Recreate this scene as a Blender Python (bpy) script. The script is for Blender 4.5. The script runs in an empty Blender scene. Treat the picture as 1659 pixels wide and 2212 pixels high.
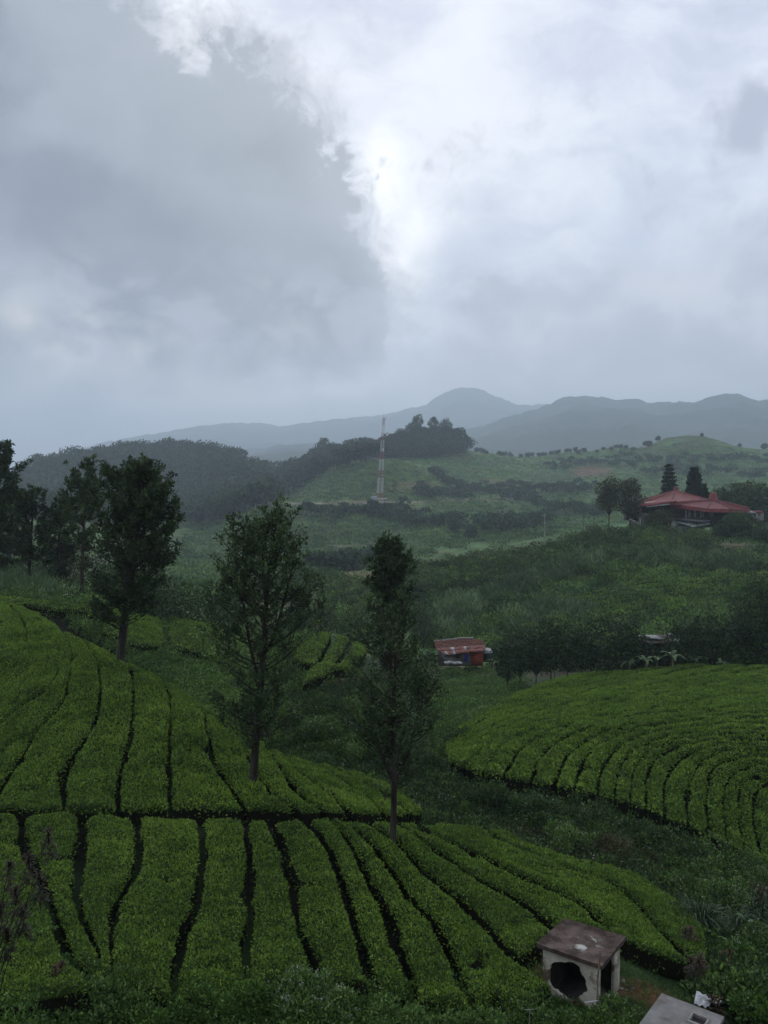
import bpy, math, random
import numpy as np
from mathutils import Vector
rad = math.radians
S = bpy.context.scene
# ------------------------------------------------------------------ camera
FPX, CX, CY, PITCH = 2028.0, 829.5, 1106.0, rad(3.0)      # picture coordinates: 1659 x 2212
cam_d = bpy.data.cameras.new("camera"); cam = bpy.data.objects.new("camera", cam_d)
S.collection.objects.link(cam); S.camera = cam
cam_d.sensor_fit = 'VERTICAL'; cam_d.sensor_height = 36.0; cam_d.lens = 36.0 * FPX / 2212.0
cam_d.clip_start = 0.1; cam_d.clip_end = 40000
cam.location = (0, 0, 0); cam.rotation_euler = (rad(90) - PITCH, 0, 0)
# ------------------------------------------------------------------ view
S.view_settings.view_transform = 'Standard'; S.view_settings.look = 'None'
S.view_settings.exposure = 0.5; S.view_settings.gamma = 1.0
try:
    S.cycles.max_bounces = 6; S.cycles.diffuse_bounces = 3; S.cycles.glossy_bounces = 2
    S.cycles.transmission_bounces = 3; S.cycles.volume_bounces = 2; S.cycles.transparent_max_bounces = 8
    S.cycles.use_denoising = True; S.cycles.denoising_input_passes = 'RGB_ALBEDO_NORMAL'; S.cycles.denoising_prefilter = 'ACCURATE'
    S.cycles.sample_clamp_indirect = 4.0
except Exception: pass
# ------------------------------------------------------------------ world
SUN_EL, SUN_ROT = rad(24), rad(-2)
W = bpy.data.worlds.new("World"); S.world = W; W.use_nodes = True
def nodes_of(tree):
    nt = tree
    def N(t, **kw):
        n = nt.nodes.new(t)
        for k, v in kw.items():
            if k.startswith('i_'):
                n.inputs[int(k[2:])].default_value = v
            else: setattr(n, k, v)
        return n
    def Lk(a, b): nt.links.new(a, b)
    def sock(x, n, i):
        if hasattr(x, 'is_output'): Lk(x, n.inputs[i])
        elif x is not None: n.inputs[i].default_value = x
    def M(op, a, b=None, c=None, clamp=False):
        n = nt.nodes.new('ShaderNodeMath'); n.operation = op; n.use_clamp = clamp
        sock(a, n, 0); sock(b, n, 1); sock(c, n, 2); return n.outputs[0]
    def V(op, a, b=None, scale=None):
        n = nt.nodes.new('ShaderNodeVectorMath'); n.operation = op
        sock(a, n, 0); sock(b, n, 1)
        if scale is not None: sock(scale, n, 3)
        return n.outputs[1] if op in ('DOT_PRODUCT', 'LENGTH', 'DISTANCE') else n.outputs[0]
    def SS(x, lo, hi, a=0.0, b=1.0):      # smoothstep
        n = nt.nodes.new('ShaderNodeMapRange'); n.interpolation_type = 'SMOOTHSTEP'
        sock(x, n, 0); n.inputs[1].default_value = lo; n.inputs[2].default_value = hi
        n.inputs[3].default_value = a; n.inputs[4].default_value = b; return n.outputs[0]
    def MIX(f, a, b, mode='MIX'):
        n = nt.nodes.new('ShaderNodeMix'); n.data_type = 'RGBA'; n.blend_type = mode
        sock(f, n, 0)
        for x, i in ((a, 6), (b, 7)):
            if hasattr(x, 'is_output'): Lk(x, n.inputs[i])
            else: n.inputs[i].default_value = (x[0], x[1], x[2], 1)
        return n.outputs[2]
    def NOISE(vec, scale, detail=4, rough=0.55, dist=0.0, out=0):
        n = nt.nodes.new('ShaderNodeTexNoise'); n.inputs['Scale'].default_value = scale
        n.inputs['Detail'].default_value = detail; n.inputs['Roughness'].default_value = rough
        n.inputs['Distortion'].default_value = dist
        if vec is not None: Lk(vec, n.inputs['Vector'])
        return n.outputs[out]
    return N, Lk, M, V, SS, MIX, NOISE
def build_world():
    nt = W.node_tree; nt.nodes.clear()
    N, Lk, M, V, SS, MIX, NOISE = nodes_of(nt)
    out = N('ShaderNodeOutputWorld')
    sky = N('ShaderNodeTexSky', sky_type='NISHITA', sun_disc=False, sun_elevation=SUN_EL, sun_rotation=SUN_ROT)
    bg1 = N('ShaderNodeBackground'); Lk(sky.outputs[0], bg1.inputs[0]); bg1.inputs[1].default_value = 0.08
    tc = N('ShaderNodeTexCoord'); d = tc.outputs['Generated']
    def direction(px, py):
        v = Vector((px - CX, FPX * math.cos(PITCH) + (CY - py) * math.sin(PITCH), -FPX * math.sin(PITCH) + (CY - py) * math.cos(PITCH)))
        return tuple(v.normalized())
    nz = NOISE(d, 2.6, 5, 0.55, 0.0, 1)
    off = V('SCALE', V('SUBTRACT', nz, (0.5, 0.5, 0.5)), scale=0.14)
    nz2 = NOISE(d, 9.0, 5, 0.6, 0.3, 1)
    off2 = V('SCALE', V('SUBTRACT', nz2, (0.5, 0.5, 0.5)), scale=0.06)
    dd = V('NORMALIZE', V('ADD', V('ADD', d, off), off2))
    def blob(px, py, r, soft=1.0, vec=None):
        c = direction(px, py); rr = r / FPX
        q = V('DISTANCE', vec if vec is not None else dd, c)
        n = M('DIVIDE', q, rr); n = M('MULTIPLY', n, n)
        return M('EXPONENT', M('MULTIPLY', n, -1.0))       # gaussian, 1/e at r
    # the great dark cloud at the upper left
    BL = [(20, 230, 270, .9), (280, 400, 200, .8), (100, 580, 260, .9), (430, 560, 200, .95), (-250, 450, 500, 1.2),
          (640, 660, 150, .8), (540, 250, 130, .7), (610, 330, 110, .45), (590, 500, 110, .5), (745, 720, 105, .75), (700, 560, 90, .35), (40, -60, 170, .6), (-300, 850, 300, .8), (360, 690, 100, .35), (700, 560, 90, .35)]
    s = None
    for b in BL:
        g = M('MULTIPLY', blob(*b[:3]), b[3]); s = g if s is None else M('ADD', s, g)
    wisp = NOISE(d, 9.0, 9, 0.60, 0.4); fine = NOISE(d, 26.0, 7, 0.62, 0.8)
    s0 = M('ADD', s, M('MULTIPLY', M('SUBTRACT', wisp, 0.5), 2.1))
    s0 = M('ADD', s0, M('MULTIPLY', M('SUBTRACT', fine, 0.5), 1.1))
    # ragged shreds peeling off the rim towards the bright break
    shred = M('MULTIPLY', blob(735, 400, 85, 1, d), M('ADD', 0.30, M('MULTIPLY', M('SUBTRACT', fine, 0.5), 2.2)))
    s0 = M('ADD', s0, shred)
    veil = SS(M('ADD', s0, M('MULTIPLY', M('SUBTRACT', NOISE(d, 14.0, 8, 0.65, 1.2), 0.5), 1.6)), 0.10, 1.0, 0.0, 0.75)
    dark = M('MAXIMUM', SS(s0, 0.44, 0.88), veil)
    thick = SS(M('ADD', s, M('MULTIPLY', M('SUBTRACT', wisp, 0.5), 0.5)), 0.6, 1.9)
    n1 = NOISE(dd, 4.2, 7, 0.55); n2 = NOISE(V('MULTIPLY', dd, (1, 1, 2.8)), 7.0, 7, 0.58)
    n3 = NOISE(V('ADD', V('MULTIPLY', dd, (1, 1, 1.8)), (3.1, 0.7, 1.9)), 3.0, 5, 0.55)
    n4 = NOISE(V('ADD', V('MULTIPLY', d, (1, 1, 1.5)), (1.7, 4.2, 0.3)), 6.0, 6, 0.5)
    tex = M('ADD', M('MULTIPLY', n1, 0.4), M('MULTIPLY', n2, 0.6))
    light = MIX(SS(tex, 0.38, 0.62), (0.46, 0.50, 0.61), (0.66, 0.69, 0.76))
    light = MIX(M('MULTIPLY', SS(n3, 0.46, 0.66), 0.55), light, (0.42, 0.475, 0.59))
    # grey bank low on the right with billowing tops
    bank = None
    for b in [(1250, 760, 170, .8), (1560, 800, 220, .9), (1900, 760, 300, .9), (1000, 820, 150, .6), (1085, 640, 48, .55), (1330, 630, 80, .55), (1640, 200, 80, .65), (1640, 300, 70, .4)]:
        g = M('MULTIPLY', blob(*b[:3]), b[3]); bank = g if bank is None else M('ADD', bank, g)
    bank = M('ADD', bank, M('MULTIPLY', M('SUBTRACT', wisp, 0.5), 0.7)); bank = M('ADD', bank, M('MULTIPLY', M('SUBTRACT', fine, 0.5), 0.35))
    bankm = SS(bank, 0.30, 0.72)
    light = MIX(M('MULTIPLY', bankm, 0.95), light, MIX(SS(n4, 0.38, 0.62), (0.34, 0.365, 0.46), (0.53, 0.54, 0.61)))
    # a thin pale streak and a slot of clearer blue grey under it
    light = MIX(M('MULTIPLY', blob(905, 745, 42, 1, dd), 0.7, clamp=True), light, (0.42, 0.51, 0.60))
    # bright break beside the rim, the sun behind the overcast
    glow = M('ADD', M('MULTIPLY', blob(845, 490, 80, 1, dd), 0.9), M('ADD', M('MULTIPLY', blob(790, 340, 62, 1, dd), 0.8), M('MULTIPLY', blob(400, 75, 95, 1, dd), 0.85)))
    glow = M('ADD', glow, M('MULTIPLY', blob(830, 620, 90, 1, dd), 0.35))
    glow = M('ADD', glow, M('MULTIPLY', blob(1000, 240, 200, 1, dd), 0.12)); glow = M('ADD', glow, M('MULTIPLY', blob(665, 175, 60, 1, dd), 0.4))
    glow = M('MULTIPLY', glow, SS(wisp, 0.36, 0.62, 0.55, 1.1))
    light = MIX(M('MULTIPLY', glow, 1.0, clamp=True), light, (0.97, 0.975, 0.99))
    darkc = MIX(thick, (0.30, 0.325, 0.38), (0.145, 0.162, 0.205))
    darkc = MIX(M('MULTIPLY', SS(n1, 0.44, 0.58), 0.75), darkc, (0.26, 0.295, 0.335))
    darkc = MIX(M('MULTIPLY', SS(n4, 0.46, 0.60), 0.60), darkc, (0.30, 0.325, 0.38))
    core = M('ADD', blob(480, 640, 170), M('ADD', M('MULTIPLY', blob(250, 520, 200), .7), M('MULTIPLY', blob(690, 700, 90), .7)))
    darkc = MIX(M('MULTIPLY', core, 0.75, clamp=True), darkc, (0.10, 0.115, 0.15))
    col = MIX(dark, light, darkc)
    # pale murk above the hills, slightly warm on the left
    el = N('ShaderNodeSeparateXYZ'); Lk(d, el.inputs[0]); z = el.outputs[2]
    murk = SS(M('ADD', z, M('MULTIPLY', M('SUBTRACT', n4, 0.5), 0.30)), -0.01, 0.115, 1.0, 0.0)
    murkc = MIX(SS(el.outputs[0], -0.35, 0.25), (0.74, 0.70, 0.68), (0.66, 0.65, 0.67))
    col = MIX(M('MULTIPLY', murk, 0.8), col, murkc)
    low = SS(z, 0.04, 0.10); low = M('MULTIPLY', low, SS(z, 0.16, 0.24, 1.0, 0.0)); n5 = NOISE(V('MULTIPLY', d, (1, 1, 1.6)), 11.0, 7, 0.55, 0.5)
    col = MIX(M('MULTIPLY', M('MULTIPLY', low, SS(n5, 0.46, 0.62)), 0.55), col, (0.36, 0.385, 0.46)); col = MIX(M('MULTIPLY', M('MULTIPLY', low, SS(n5, 0.50, 0.34)), 0.25), col, (0.62, 0.63, 0.66))
    drift = M('MULTIPLY', SS(wisp, 0.40, 0.62), M('ADD', blob(250, 800, 150, 1, dd), M('MULTIPLY', blob(620, 850, 150, 1, dd), .6)))
    col = MIX(M('MULTIPLY', drift, 0.75, clamp=True), col, (0.70, 0.69, 0.69))
    warm = M('ADD', M('MULTIPLY', blob(430, 870, 75, 1, dd), 0.75), M('MULTIPLY', blob(95, 665, 42, 1, dd), 0.7))
    col = MIX(M('MULTIPLY', M('MULTIPLY', warm, SS(fine, .35, .6, .7, 1.1)), 1.0, clamp=True), col, (0.63, 0.60, 0.58))
    bg2 = N('ShaderNodeBackground'); Lk(col, bg2.inputs[0]); bg2.inputs[1].default_value = 1.0
    mx = N('ShaderNodeMixShader'); mx.inputs[0].default_value = 0.96
    Lk(bg1.outputs[0], mx.inputs[1]); Lk(bg2.outputs[0], mx.inputs[2]); Lk(mx.outputs[0], out.inputs[0])
build_world()
# ------------------------------------------------------------------ sun (behind the overcast, in front of the camera)
sd = bpy.data.lights.new("sun", 'SUN'); sd.energy = 0.5; sd.angle = rad(25); sd.color = (1.0, 0.97, 0.92)
sun = bpy.data.objects.new("sun", sd); S.collection.objects.link(sun)
sun_dir = Vector((math.sin(SUN_ROT) * math.cos(SUN_EL), math.cos(SUN_ROT) * math.cos(SUN_EL), math.sin(SUN_EL)))
sun.rotation_euler = (-sun_dir).to_track_quat('-Z', 'Y').to_euler()
sun.location = (0, 50, 60)
HAZE_DENSITY = 0.00022
HAZE_COL = (0.76, 0.88, 1.0)
# ------------------------------------------------------------------ helpers: picture pixel -> ray (u = X/Y, t = Z/Y)
cP, sP = math.cos(PITCH), math.sin(PITCH)
def ray(px, py):
    px = np.asarray(px, float); py = np.asarray(py, float)
    dy = FPX * cP + (CY - py) * sP
    return (px - CX) / dy, (-FPX * sP + (CY - py) * cP) / dy
def P(px, py, Y):
    u, t = ray(px, py); return Vector((float(u) * Y, Y, float(t) * Y))
def Pz(px, py, z):
    u, t = ray(px, py); Y = z / float(t); return Vector((float(u) * Y, Y, z))
def project(x, y, z):
    f = y * cP - z * sP; up = y * sP + z * cP
    return CX + x / f * FPX, CY - up / f * FPX
def pchip(x, y, q):
    x = np.asarray(x, float); y = np.asarray(y, float); q = np.clip(q, x[0], x[-1])
    h = np.diff(x); d = np.diff(y) / h; m = np.zeros_like(y)
    s = (d[:-1] * d[1:]) > 0
    w1 = 2 * h[1:] + h[:-1]; w2 = h[1:] + 2 * h[:-1]
    with np.errstate(divide='ignore', invalid='ignore'):
        mm = (w1 + w2) / (w1 / d[:-1] + w2 / d[1:])
    m[1:-1] = np.where(s, mm, 0); m[0] = d[0]; m[-1] = d[-1]
    i = np.clip(np.searchsorted(x, q, side='right') - 1, 0, len(x) - 2)
    T = (q - x[i]) / h[i]; a = y[i]; b = y[i + 1]
    return ((2*T**3-3*T**2+1)*a + (T**3-2*T**2+T)*h[i]*m[i] + (-2*T**3+3*T**2)*b + (T**3-T**2)*h[i]*m[i+1])
def _h(ix, iy, s):
    n = (ix.astype(np.int64) * 374761393 + iy.astype(np.int64) * 668265263 + s * 974634777) & 0xffffffff
    n = ((n ^ (n >> 13)) * 1274126177) & 0xffffffff
    return ((n ^ (n >> 16)) & 0xffff) / 65535.0
def vnoise(x, y, s=0):
    x = np.asarray(x, float); y = np.asarray(y, float)
    ix = np.floor(x); iy = np.floor(y); fx = x - ix; fy = y - iy
    fx = fx*fx*(3-2*fx); fy = fy*fy*(3-2*fy)
    a = _h(ix, iy, s); b = _h(ix+1, iy, s); c = _h(ix, iy+1, s); d = _h(ix+1, iy+1, s)
    return (a*(1-fx)+b*fx)*(1-fy) + (c*(1-fx)+d*fx)*fy
def fbm(x, y, s=0, o=4):
    r = 0; a = .5; k = 1.0; n = 0
    for i in range(o):
        r = r + a * vnoise(x*k + 17.3*i, y*k - 9.1*i, s+i); n += a; a *= .5; k *= 2.03
    return r / n - 0.5
# ------------------------------------------------------------------ the lie of the land: features from near to far, each (px, Y, py)
def const(Y, z): return [(-3000, Y, ('z', z)), (4500, Y, ('z', z))]
FEAT = [
 const(1.5, -1.7), const(6, -7.2), const(15, -12.6),
 [(-900,22,2130),(0,23,2150),(560,24,2160),(1000,24.5,2150),(1100,25,2140),(1300,25.6,2110),(1480,25,2150),(1659,25,2180),(2400,25,2190)],
 [(-900,34,1745),(0,36,1750),(400,36,1748),(560,36,1750),(700,36,1760),(830,36,1770),(950,35,1800),(1100,34,1850),(1300,32,1940),(1480,30.5,2035),(1659,30,2060),(2400,30,2060)],
 [(-900,90,1230),(-200,74,1275),(0,68,1300),(200,60,1372),(400,50,1500),(560,43,1625),(700,40.5,1700),(830,39.5,1742),(950,38.5,1765),(1100,38,1795),(1300,38,1850),(1480,38,1905),(1659,38,1950),(2400,38,1990)],
 [(-900,100,1240),(0,76,1308),(200,68,1388),(400,58,1500),(560,52,1600),(700,49.5,1645),(830,47,1685),(950,44.5,1718),(1100,43,1748),(1300,43,1800),(1480,43,1850),(1659,43,1900),(2400,43,1950)],
 [(-900,112,1235),(0,88,1264),(200,80,1292),(400,72,1405),(560,68,1450),(700,64,1462),(830,60,1540),(950,50,1655),(1100,47.5,1685),(1300,47.5,1725),(1480,47.5,1785),(1659,47.5,1845),(2400,47.5,1900)],
 [(-900,128,1232),(0,105,1242),(200,98,1264),(400,85,1342),(560,84,1352),(700,80,1362),(830,75,1425),(950,63,1590),(1100,61,1560),(1300,60,1560),(1480,60,1562),(1659,60,1570),(2400,60,1580)],
 [(-900,165,1246),(0,145,1258),(200,140,1272),(400,112,1335),(560,108,1372),(700,103,1385),(830,97,1432),(950,91,1497),(1100,90,1483),(1300,92,1458),(1480,92,1446),(1659,92,1442),(2400,92,1440)],
 [(-900,230,1250),(0,210,1252),(200,200,1252),(400,200,1262),(560,180,1292),(700,150,1340),(830,136,1392),(950,131,1436),(1080,127,1434),(1300,122,1405),(1480,118,1396),(1659,118,1390),(2400,118,1385)],
 [(-900,360,1200),(0,340,1195),(400,330,1238),(560,280,1258),(700,182,1302),(830,176,1292),(950,176,1292),(1100,176,1290),(1300,176,1278),(1480,176,1268),(1659,172,1262),(2400,172,1260)],
 [(-900,500,1165),(0,500,1152),(400,480,1192),(560,400,1216),(700,215,1256),(830,228,1228),(950,238,1210),(1100,245,1190),(1190,248,1170),(1300,250,1134),(1400,252,1134),(1480,250,1145),(1659,252,1150),(2400,250,1160)],
 [(-900,650,1132),(0,650,1118),(400,600,1152),(560,500,1182),(700,420,1202),(830,400,1217),(950,385,1206),(1100,380,1192),(1300,380,1178),(1480,380,1178),(1659,380,1178),(2400,380,1178)],
 [(-900,850,1112),(0,850,1102),(400,750,1122),(560,620,1102),(700,590,1122),(760,590,1112),(830,590,1118),(950,590,1120),(1100,590,1128),(1300,600,1122),(1480,600,1110),(1659,600,1100),(2400,600,1090)],
 [(-900,1000,1062),(0,1000,1062),(200,1000,1052),(400,1000,1062),(560,740,1084),(700,700,1088),(830,690,1084),(950,690,1092),(1100,720,1090),(1300,750,1070),(1480,750,1060),(1659,750,1050),(2400,750,1040)],
 [(-900,1150,1030),(0,1150,1040),(100,1150,1015),(250,1150,988),(430,1150,984),(520,1120,1005),(600,930,1055),(700,850,1020),(760,820,1003),(840,800,995),(900,820,1004),(950,850,1022),(1040,880,1048),(1100,900,1048),(1300,930,1030),(1480,930,1015),(1659,930,1015),(2400,950,1010)],
 [(-900,1260,1040),(0,1260,1052),(250,1260,1004),(430,1260,1000),(560,1060,1050),(700,950,1013),(840,880,1001),(950,950,1000),(1100,1000,1018),(1300,1050,998),(1480,1000,990),(1659,1000,992),(2400,1000,992)],
 [(-900,1380,1045),(0,1380,1052),(250,1380,1015),(430,1380,1015),(560,1300,1016),(650,1180,1010),(700,1130,992),(760,1100,982),(830,1080,976),(900,1050,966),(950,1050,962),(1000,1060,972),(1050,1080,980),(1120,1100,988),(1300,1130,976),(1390,1120,972),(1440,1100,952),(1490,1090,947),(1540,1090,952),(1610,1090,966),(1659,1100,972),(2400,1100,975)],
 [(-900,1800,1050),(600,1800,1040),(1659,1800,1030),(2400,1800,1030)],
 [(-900,2500,1035),(600,2500,1012),(1000,2500,1000),(1300,2500,990),(1659,2500,985),(2400,2500,985)],
 [(-900,4400,1040),(0,4400,1035),(200,4400,1005),(400,4400,992),(560,4400,975),(640,4400,965),(720,4400,962),(800,4400,962),(930,4400,958),(1000,4400,936),(1040,4400,926),(1100,4400,905),(1160,4400,888),(1200,4400,872),(1240,4400,858),(1270,4400,856),(1300,4400,858),(1350,4400,858),(1380,4400,862),(1400,4400,871),(1450,4400,876),(1500,4400,868),(1540,4400,856),(1570,4400,849),(1600,4400,852),(1630,4400,864),(1700,4400,860),(2400,4400,850)],
 [(-900,5600,1040),(0,5600,1030),(400,5600,975),(800,5600,960),(1000,5600,930),(1659,5600,890),(2400,5600,890)],
 [(-900,7400,1035),(0,7400,1022),(60,7400,1008),(130,7400,985),(240,7400,955),(370,7400,935),(440,7400,921),(500,7400,915),(560,7400,917),(610,7400,922),(660,7400,917),(720,7400,908),(830,7400,897),(880,7400,884),(918,7400,880),(935,7400,866),(960,7400,853),(990,7400,842),(1020,7400,841),(1060,7400,851),(1110,7400,869),(1150,7400,876),(1190,7400,877),(1260,7400,886),(1659,7400,885),(2400,7400,900)],
 [(-900,13500,1045),(2400,13500,1045)],
]
u_in = np.arange(-0.56, 0.5601, 0.0025)
u_out = 0.56 + np.cumsum(0.0025 * 1.16 ** np.arange(1, 40)); u_out = u_out[u_out < 9]
UG = np.concatenate([-u_out[::-1], u_in, u_out]); NU = len(UG)
LG = np.arange(math.log(1.5), math.log(13500), 0.0095); NL = len(LG); YG = np.exp(LG)
fy, ft = [], []
for F in FEAT:
    uu, yy, tt = [], [], []
    for px, Y, py in F:
        if isinstance(py, tuple): u = (px - CX) / FPX; t = py[1] / Y
        else:
            u, t = ray(px, py); u = float(u); t = float(t)
        uu.append(u); yy.append(Y); tt.append(t)
    fy.append(pchip(uu, np.log(yy), UG) if len(uu) > 2 else np.interp(UG, uu, np.log(yy)))
    ft.append(pchip(uu, tt, UG) if len(uu) > 2 else np.interp(UG, uu, tt))
fy = np.array(fy); ft = np.array(ft)
TAB = np.empty((NU, NL))
for i in range(NU): TAB[i] = pchip(fy[:, i], ft[:, i], LG)
XG = np.clip(UG[:, None] * YG[None, :], -9000, 9000); YY = np.broadcast_to(YG[None, :], XG.shape)
_z = TAB * YG[None, :]
def ramp(v, a, b): return np.clip((v - a) / (b - a), 0, 1)
LY = YG[None, :]
_z = _z - 0.8 * (1 - ramp(LY, 140, 200))                      # the table holds canopy tops; soil lies lower
_z = _z + fbm(XG/9, YY/9, 3) * 0.5 * ramp(LY, 3, 8) * (1 - ramp(LY, 150, 400))
_z = _z + fbm(XG/26, YY/26, 5) * 3.0 * ramp(LY, 110, 200) * (1 - ramp(LY, 240, 400))
_z = _z - 1.5 * ramp(LY, 125, 145) * (1 - ramp(LY, 262, 330))
_z = _z + (fbm(XG/9+7, YY/11, 9, 3) * 2.2) * ramp(LY, 128, 150) * (1 - ramp(LY, 260, 330))
_z = _z + fbm(XG/70, YY/70, 7, 5) * 14 * ramp(LY, 300, 500) * (1 - ramp(LY, 1500, 2500)*.3)
_z = _z + (1 - 2*np.abs(fbm(XG/560, YY/560, 11, 5))*1.6) * 80 * ramp(LY, 1900, 3000) * ramp(LY, 1900, 3000) - 64 * ramp(LY, 1900, 3000)
_z = _z + fbm(XG/45, YY/45, 21, 4) * 16 * ramp(LY, 2000, 3000)
# a levelled terrace under the hut
_w = np.exp(-(((XG-5.6)/2.6)**2 + ((YY-26.6)/2.4)**2)**2); _z = _z*(1-_w) + (-15.05)*_w
TAB = _z / YG[None, :]
def tval(u, Y):
    u = np.asarray(u, float); Y = np.asarray(Y, float)
    fu = np.clip(np.interp(u, UG, np.arange(NU)), 0, NU - 1.001); fl = np.clip((np.log(np.maximum(Y, 1.5)) - LG[0]) / 0.0095, 0, NL - 1.001)
    i = fu.astype(int); j = fl.astype(int); a = fu - i; b = fl - j
    return (TAB[i, j]*(1-a)+TAB[i+1, j]*a)*(1-b) + (TAB[i, j+1]*(1-a)+TAB[i+1, j+1]*a)*b
def gz(x, y):
    x = np.asarray(x, float); y = np.maximum(np.asarray(y, float), 1.5)
    return tval(x / y, y) * y
def hit(px, py, off=0.0, ymin=16.0, ymax=13500.0):
    """first place where the ray through a picture pixel meets the ground raised by off; returns x, y (nan when sky)"""
    u, t = ray(np.atleast_1d(px), np.atleast_1d(py))
    k0 = int((math.log(ymin) - LG[0]) / 0.0095); k1 = min(NL, int((math.log(ymax) - LG[0]) / 0.0095) + 1); YS = YG[k0:k1]
    X = []; 
    for uu, tt in zip(u, t):
        fu = min(max(float(np.interp(uu, UG, np.arange(NU))), 0), NU - 1.001); i = int(fu); a = fu - i
        T = TAB[i, k0:k1]*(1-a) + TAB[i+1, k0:k1]*a + off / YS
        m = np.nonzero(T >= tt)[0]
        if len(m) == 0: X.append((np.nan, np.nan)); continue
        k = m[0]; Yh = YS[k]
        if k > 0:
            d0 = tt - T[k-1]; d1 = T[k] - tt; Yh = YS[k-1] + (YS[k]-YS[k-1]) * d0 / max(d0 + d1, 1e-9)
        X.append((uu * Yh, Yh))
    return np.array(X)
def on_ground(px, py, off=0.0, ymin=16.0, ymax=13500.0, dz=0.0):
    x, y = hit(px, py, off, ymin, ymax)[0]; return Vector((x, y, float(gz(x, y)) + dz))
# ------------------------------------------------------------------ mesh building
class MB:
    def __init__(s): s.v = []; s.f = []; s.t = []; s.m = []; s.n = 0
    def add(s, v, f, tint=0.5, mat=0):
        v = np.asarray(v, float).reshape(-1, 3); f = np.asarray(f, int)
        s.v.append(v); s.f.append(f + s.n); s.n += len(v)
        s.t.append(np.broadcast_to(np.asarray(tint, float), (len(v),)).copy()); s.m.append(np.full(len(f), mat, int)); return s
    def addm(s, v, faces, tint=0.5, mat=0):            # mixed polygons
        for k in (3, 4, 5, 6, 7, 8):
            ff = [f for f in faces if len(f) == k]
            if ff:
                if k <= 4: s.add(v, ff, tint, mat)
                else:
                    tri = [(f[0], f[i], f[i+1]) for f in ff for i in range(1, k-1)]; s.add(v, tri, tint, mat)
        return s
    def box(s, c, size, rz=0.0, tint=0.5, mat=0, bevel=0.0):
        x, y, z = (q/2 for q in size); ca, sa = math.cos(rz), math.sin(rz)
        v = np.array([(sx*x, sy*y, sz*z) for sz in (-1, 1) for sy in (-1, 1) for sx in (-1, 1)])
        v[:, :2] = np.c_[v[:, 0]*ca - v[:, 1]*sa, v[:, 0]*sa + v[:, 1]*ca]
        return s.add(v + np.array(c), [(0,2,3,1),(4,5,7,6),(0,1,5,4),(2,6,7,3),(0,4,6,2),(1,3,7,5)], tint, mat)
    def tube(s, pts, r, k=6, tint=0.5, mat=0, cap=True):
        pts = np.asarray(pts, float); n = len(pts); r = np.broadcast_to(np.asarray(r, float), (n,))
        d = np.gradient(pts, axis=0); d /= np.linalg.norm(d, axis=1)[:, None] + 1e-9
        ref = np.where(np.abs(d[:, 2:3]) > .9, np.array([[1., 0, 0]]), np.array([[0, 0, 1.]]))
        a = np.cross(d, ref); a /= np.linalg.norm(a, axis=1)[:, None]; b = np.cross(d, a)
        th = np.arange(k) * 2*math.pi/k
        v = pts[:, None] + r[:, None, None]*(np.cos(th)[None, :, None]*a[:, None] + np.sin(th)[None, :, None]*b[:, None])
        i = np.arange(n-1)[:, None]*k; j = np.arange(k)[None]; j2 = (j+1) % k
        s.add(v.reshape(-1, 3), np.stack([i+j, i+j2, i+k+j2, i+k+j], -1).reshape(-1, 4), tint, mat)
        if cap:
            for q in (0, n-1):
                s.add(np.vstack([v[q], pts[q]]), [(m_, (m_+1) % k, k) for m_ in range(k)], tint, mat)
        return s
    def leaves(s, c, ax, L, Wd, tint, mat=0, rng=None, fold=0.0):
        """diamond leaves: base c, axis ax"""
        c = np.asarray(c, float); n = len(c)
        if n == 0: return s
        ax = ax / (np.linalg.norm(ax, axis=1)[:, None] + 1e-9)
        r = rng.normal(size=(n, 3)); sd_ = np.cross(ax, r); sd_ /= np.linalg.norm(sd_, axis=1)[:, None] + 1e-9
        L = np.broadcast_to(L, (n,))[:, None]; Wd = np.broadcast_to(Wd, (n,))[:, None]
        nn = np.cross(ax, sd_) * L * fold
        v = np.stack([c, c + ax*L*.5 + sd_*Wd*.5 + nn, c + ax*L, c + ax*L*.5 - sd_*Wd*.5 + nn], 1)
        return s.add(v.reshape(-1, 3), np.arange(4*n).reshape(n, 4), np.repeat(np.broadcast_to(tint, (n,)), 4), mat)
    def build(s, name, mats, parent=None, loc=(0, 0, 0), smooth=False, absolute=False):
        me = bpy.data.meshes.new(name)
        v = np.vstack(s.v) - (np.array(loc, float) if absolute else 0.0)
        if not np.isfinite(v).all(): print('NAN in', name, (~np.isfinite(v)).sum(), loc)
        me.vertices.add(len(v)); me.vertices.foreach_set('co', v.ravel())
        nl = sum(f.size for f in s.f); nf = sum(len(f) for f in s.f)
        me.loops.add(nl); me.loops.foreach_set('vertex_index', np.concatenate([f.ravel() for f in s.f]))
        cnt = np.concatenate([np.full(len(f), f.shape[1]) for f in s.f])
        me.polygons.add(nf); me.polygons.foreach_set('loop_start', np.concatenate([[0], np.cumsum(cnt)[:-1]]))
        me.polygons.foreach_set('material_index', np.concatenate(s.m))
        if smooth: me.polygons.foreach_set('use_smooth', np.ones(nf, bool))
        a = me.attributes.new('tint', 'FLOAT', 'POINT'); a.data.foreach_set('value', np.concatenate(s.t))
        me.update(calc_edges=True)
        for m in (mats if isinstance(mats, (list, tuple)) else [mats]): me.materials.append(m)
        o = bpy.data.objects.new(name, me); S.collection.objects.link(o)
        if parent is not None: o.parent = parent
        else: o.location = loc
        return o
def tag(o, label=None, cat=None, group=None, kind=None):
    if label: o['label'] = label
    if cat: o['category'] = cat
    if group: o['group'] = group
    if kind: o['kind'] = kind
    return o
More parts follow.
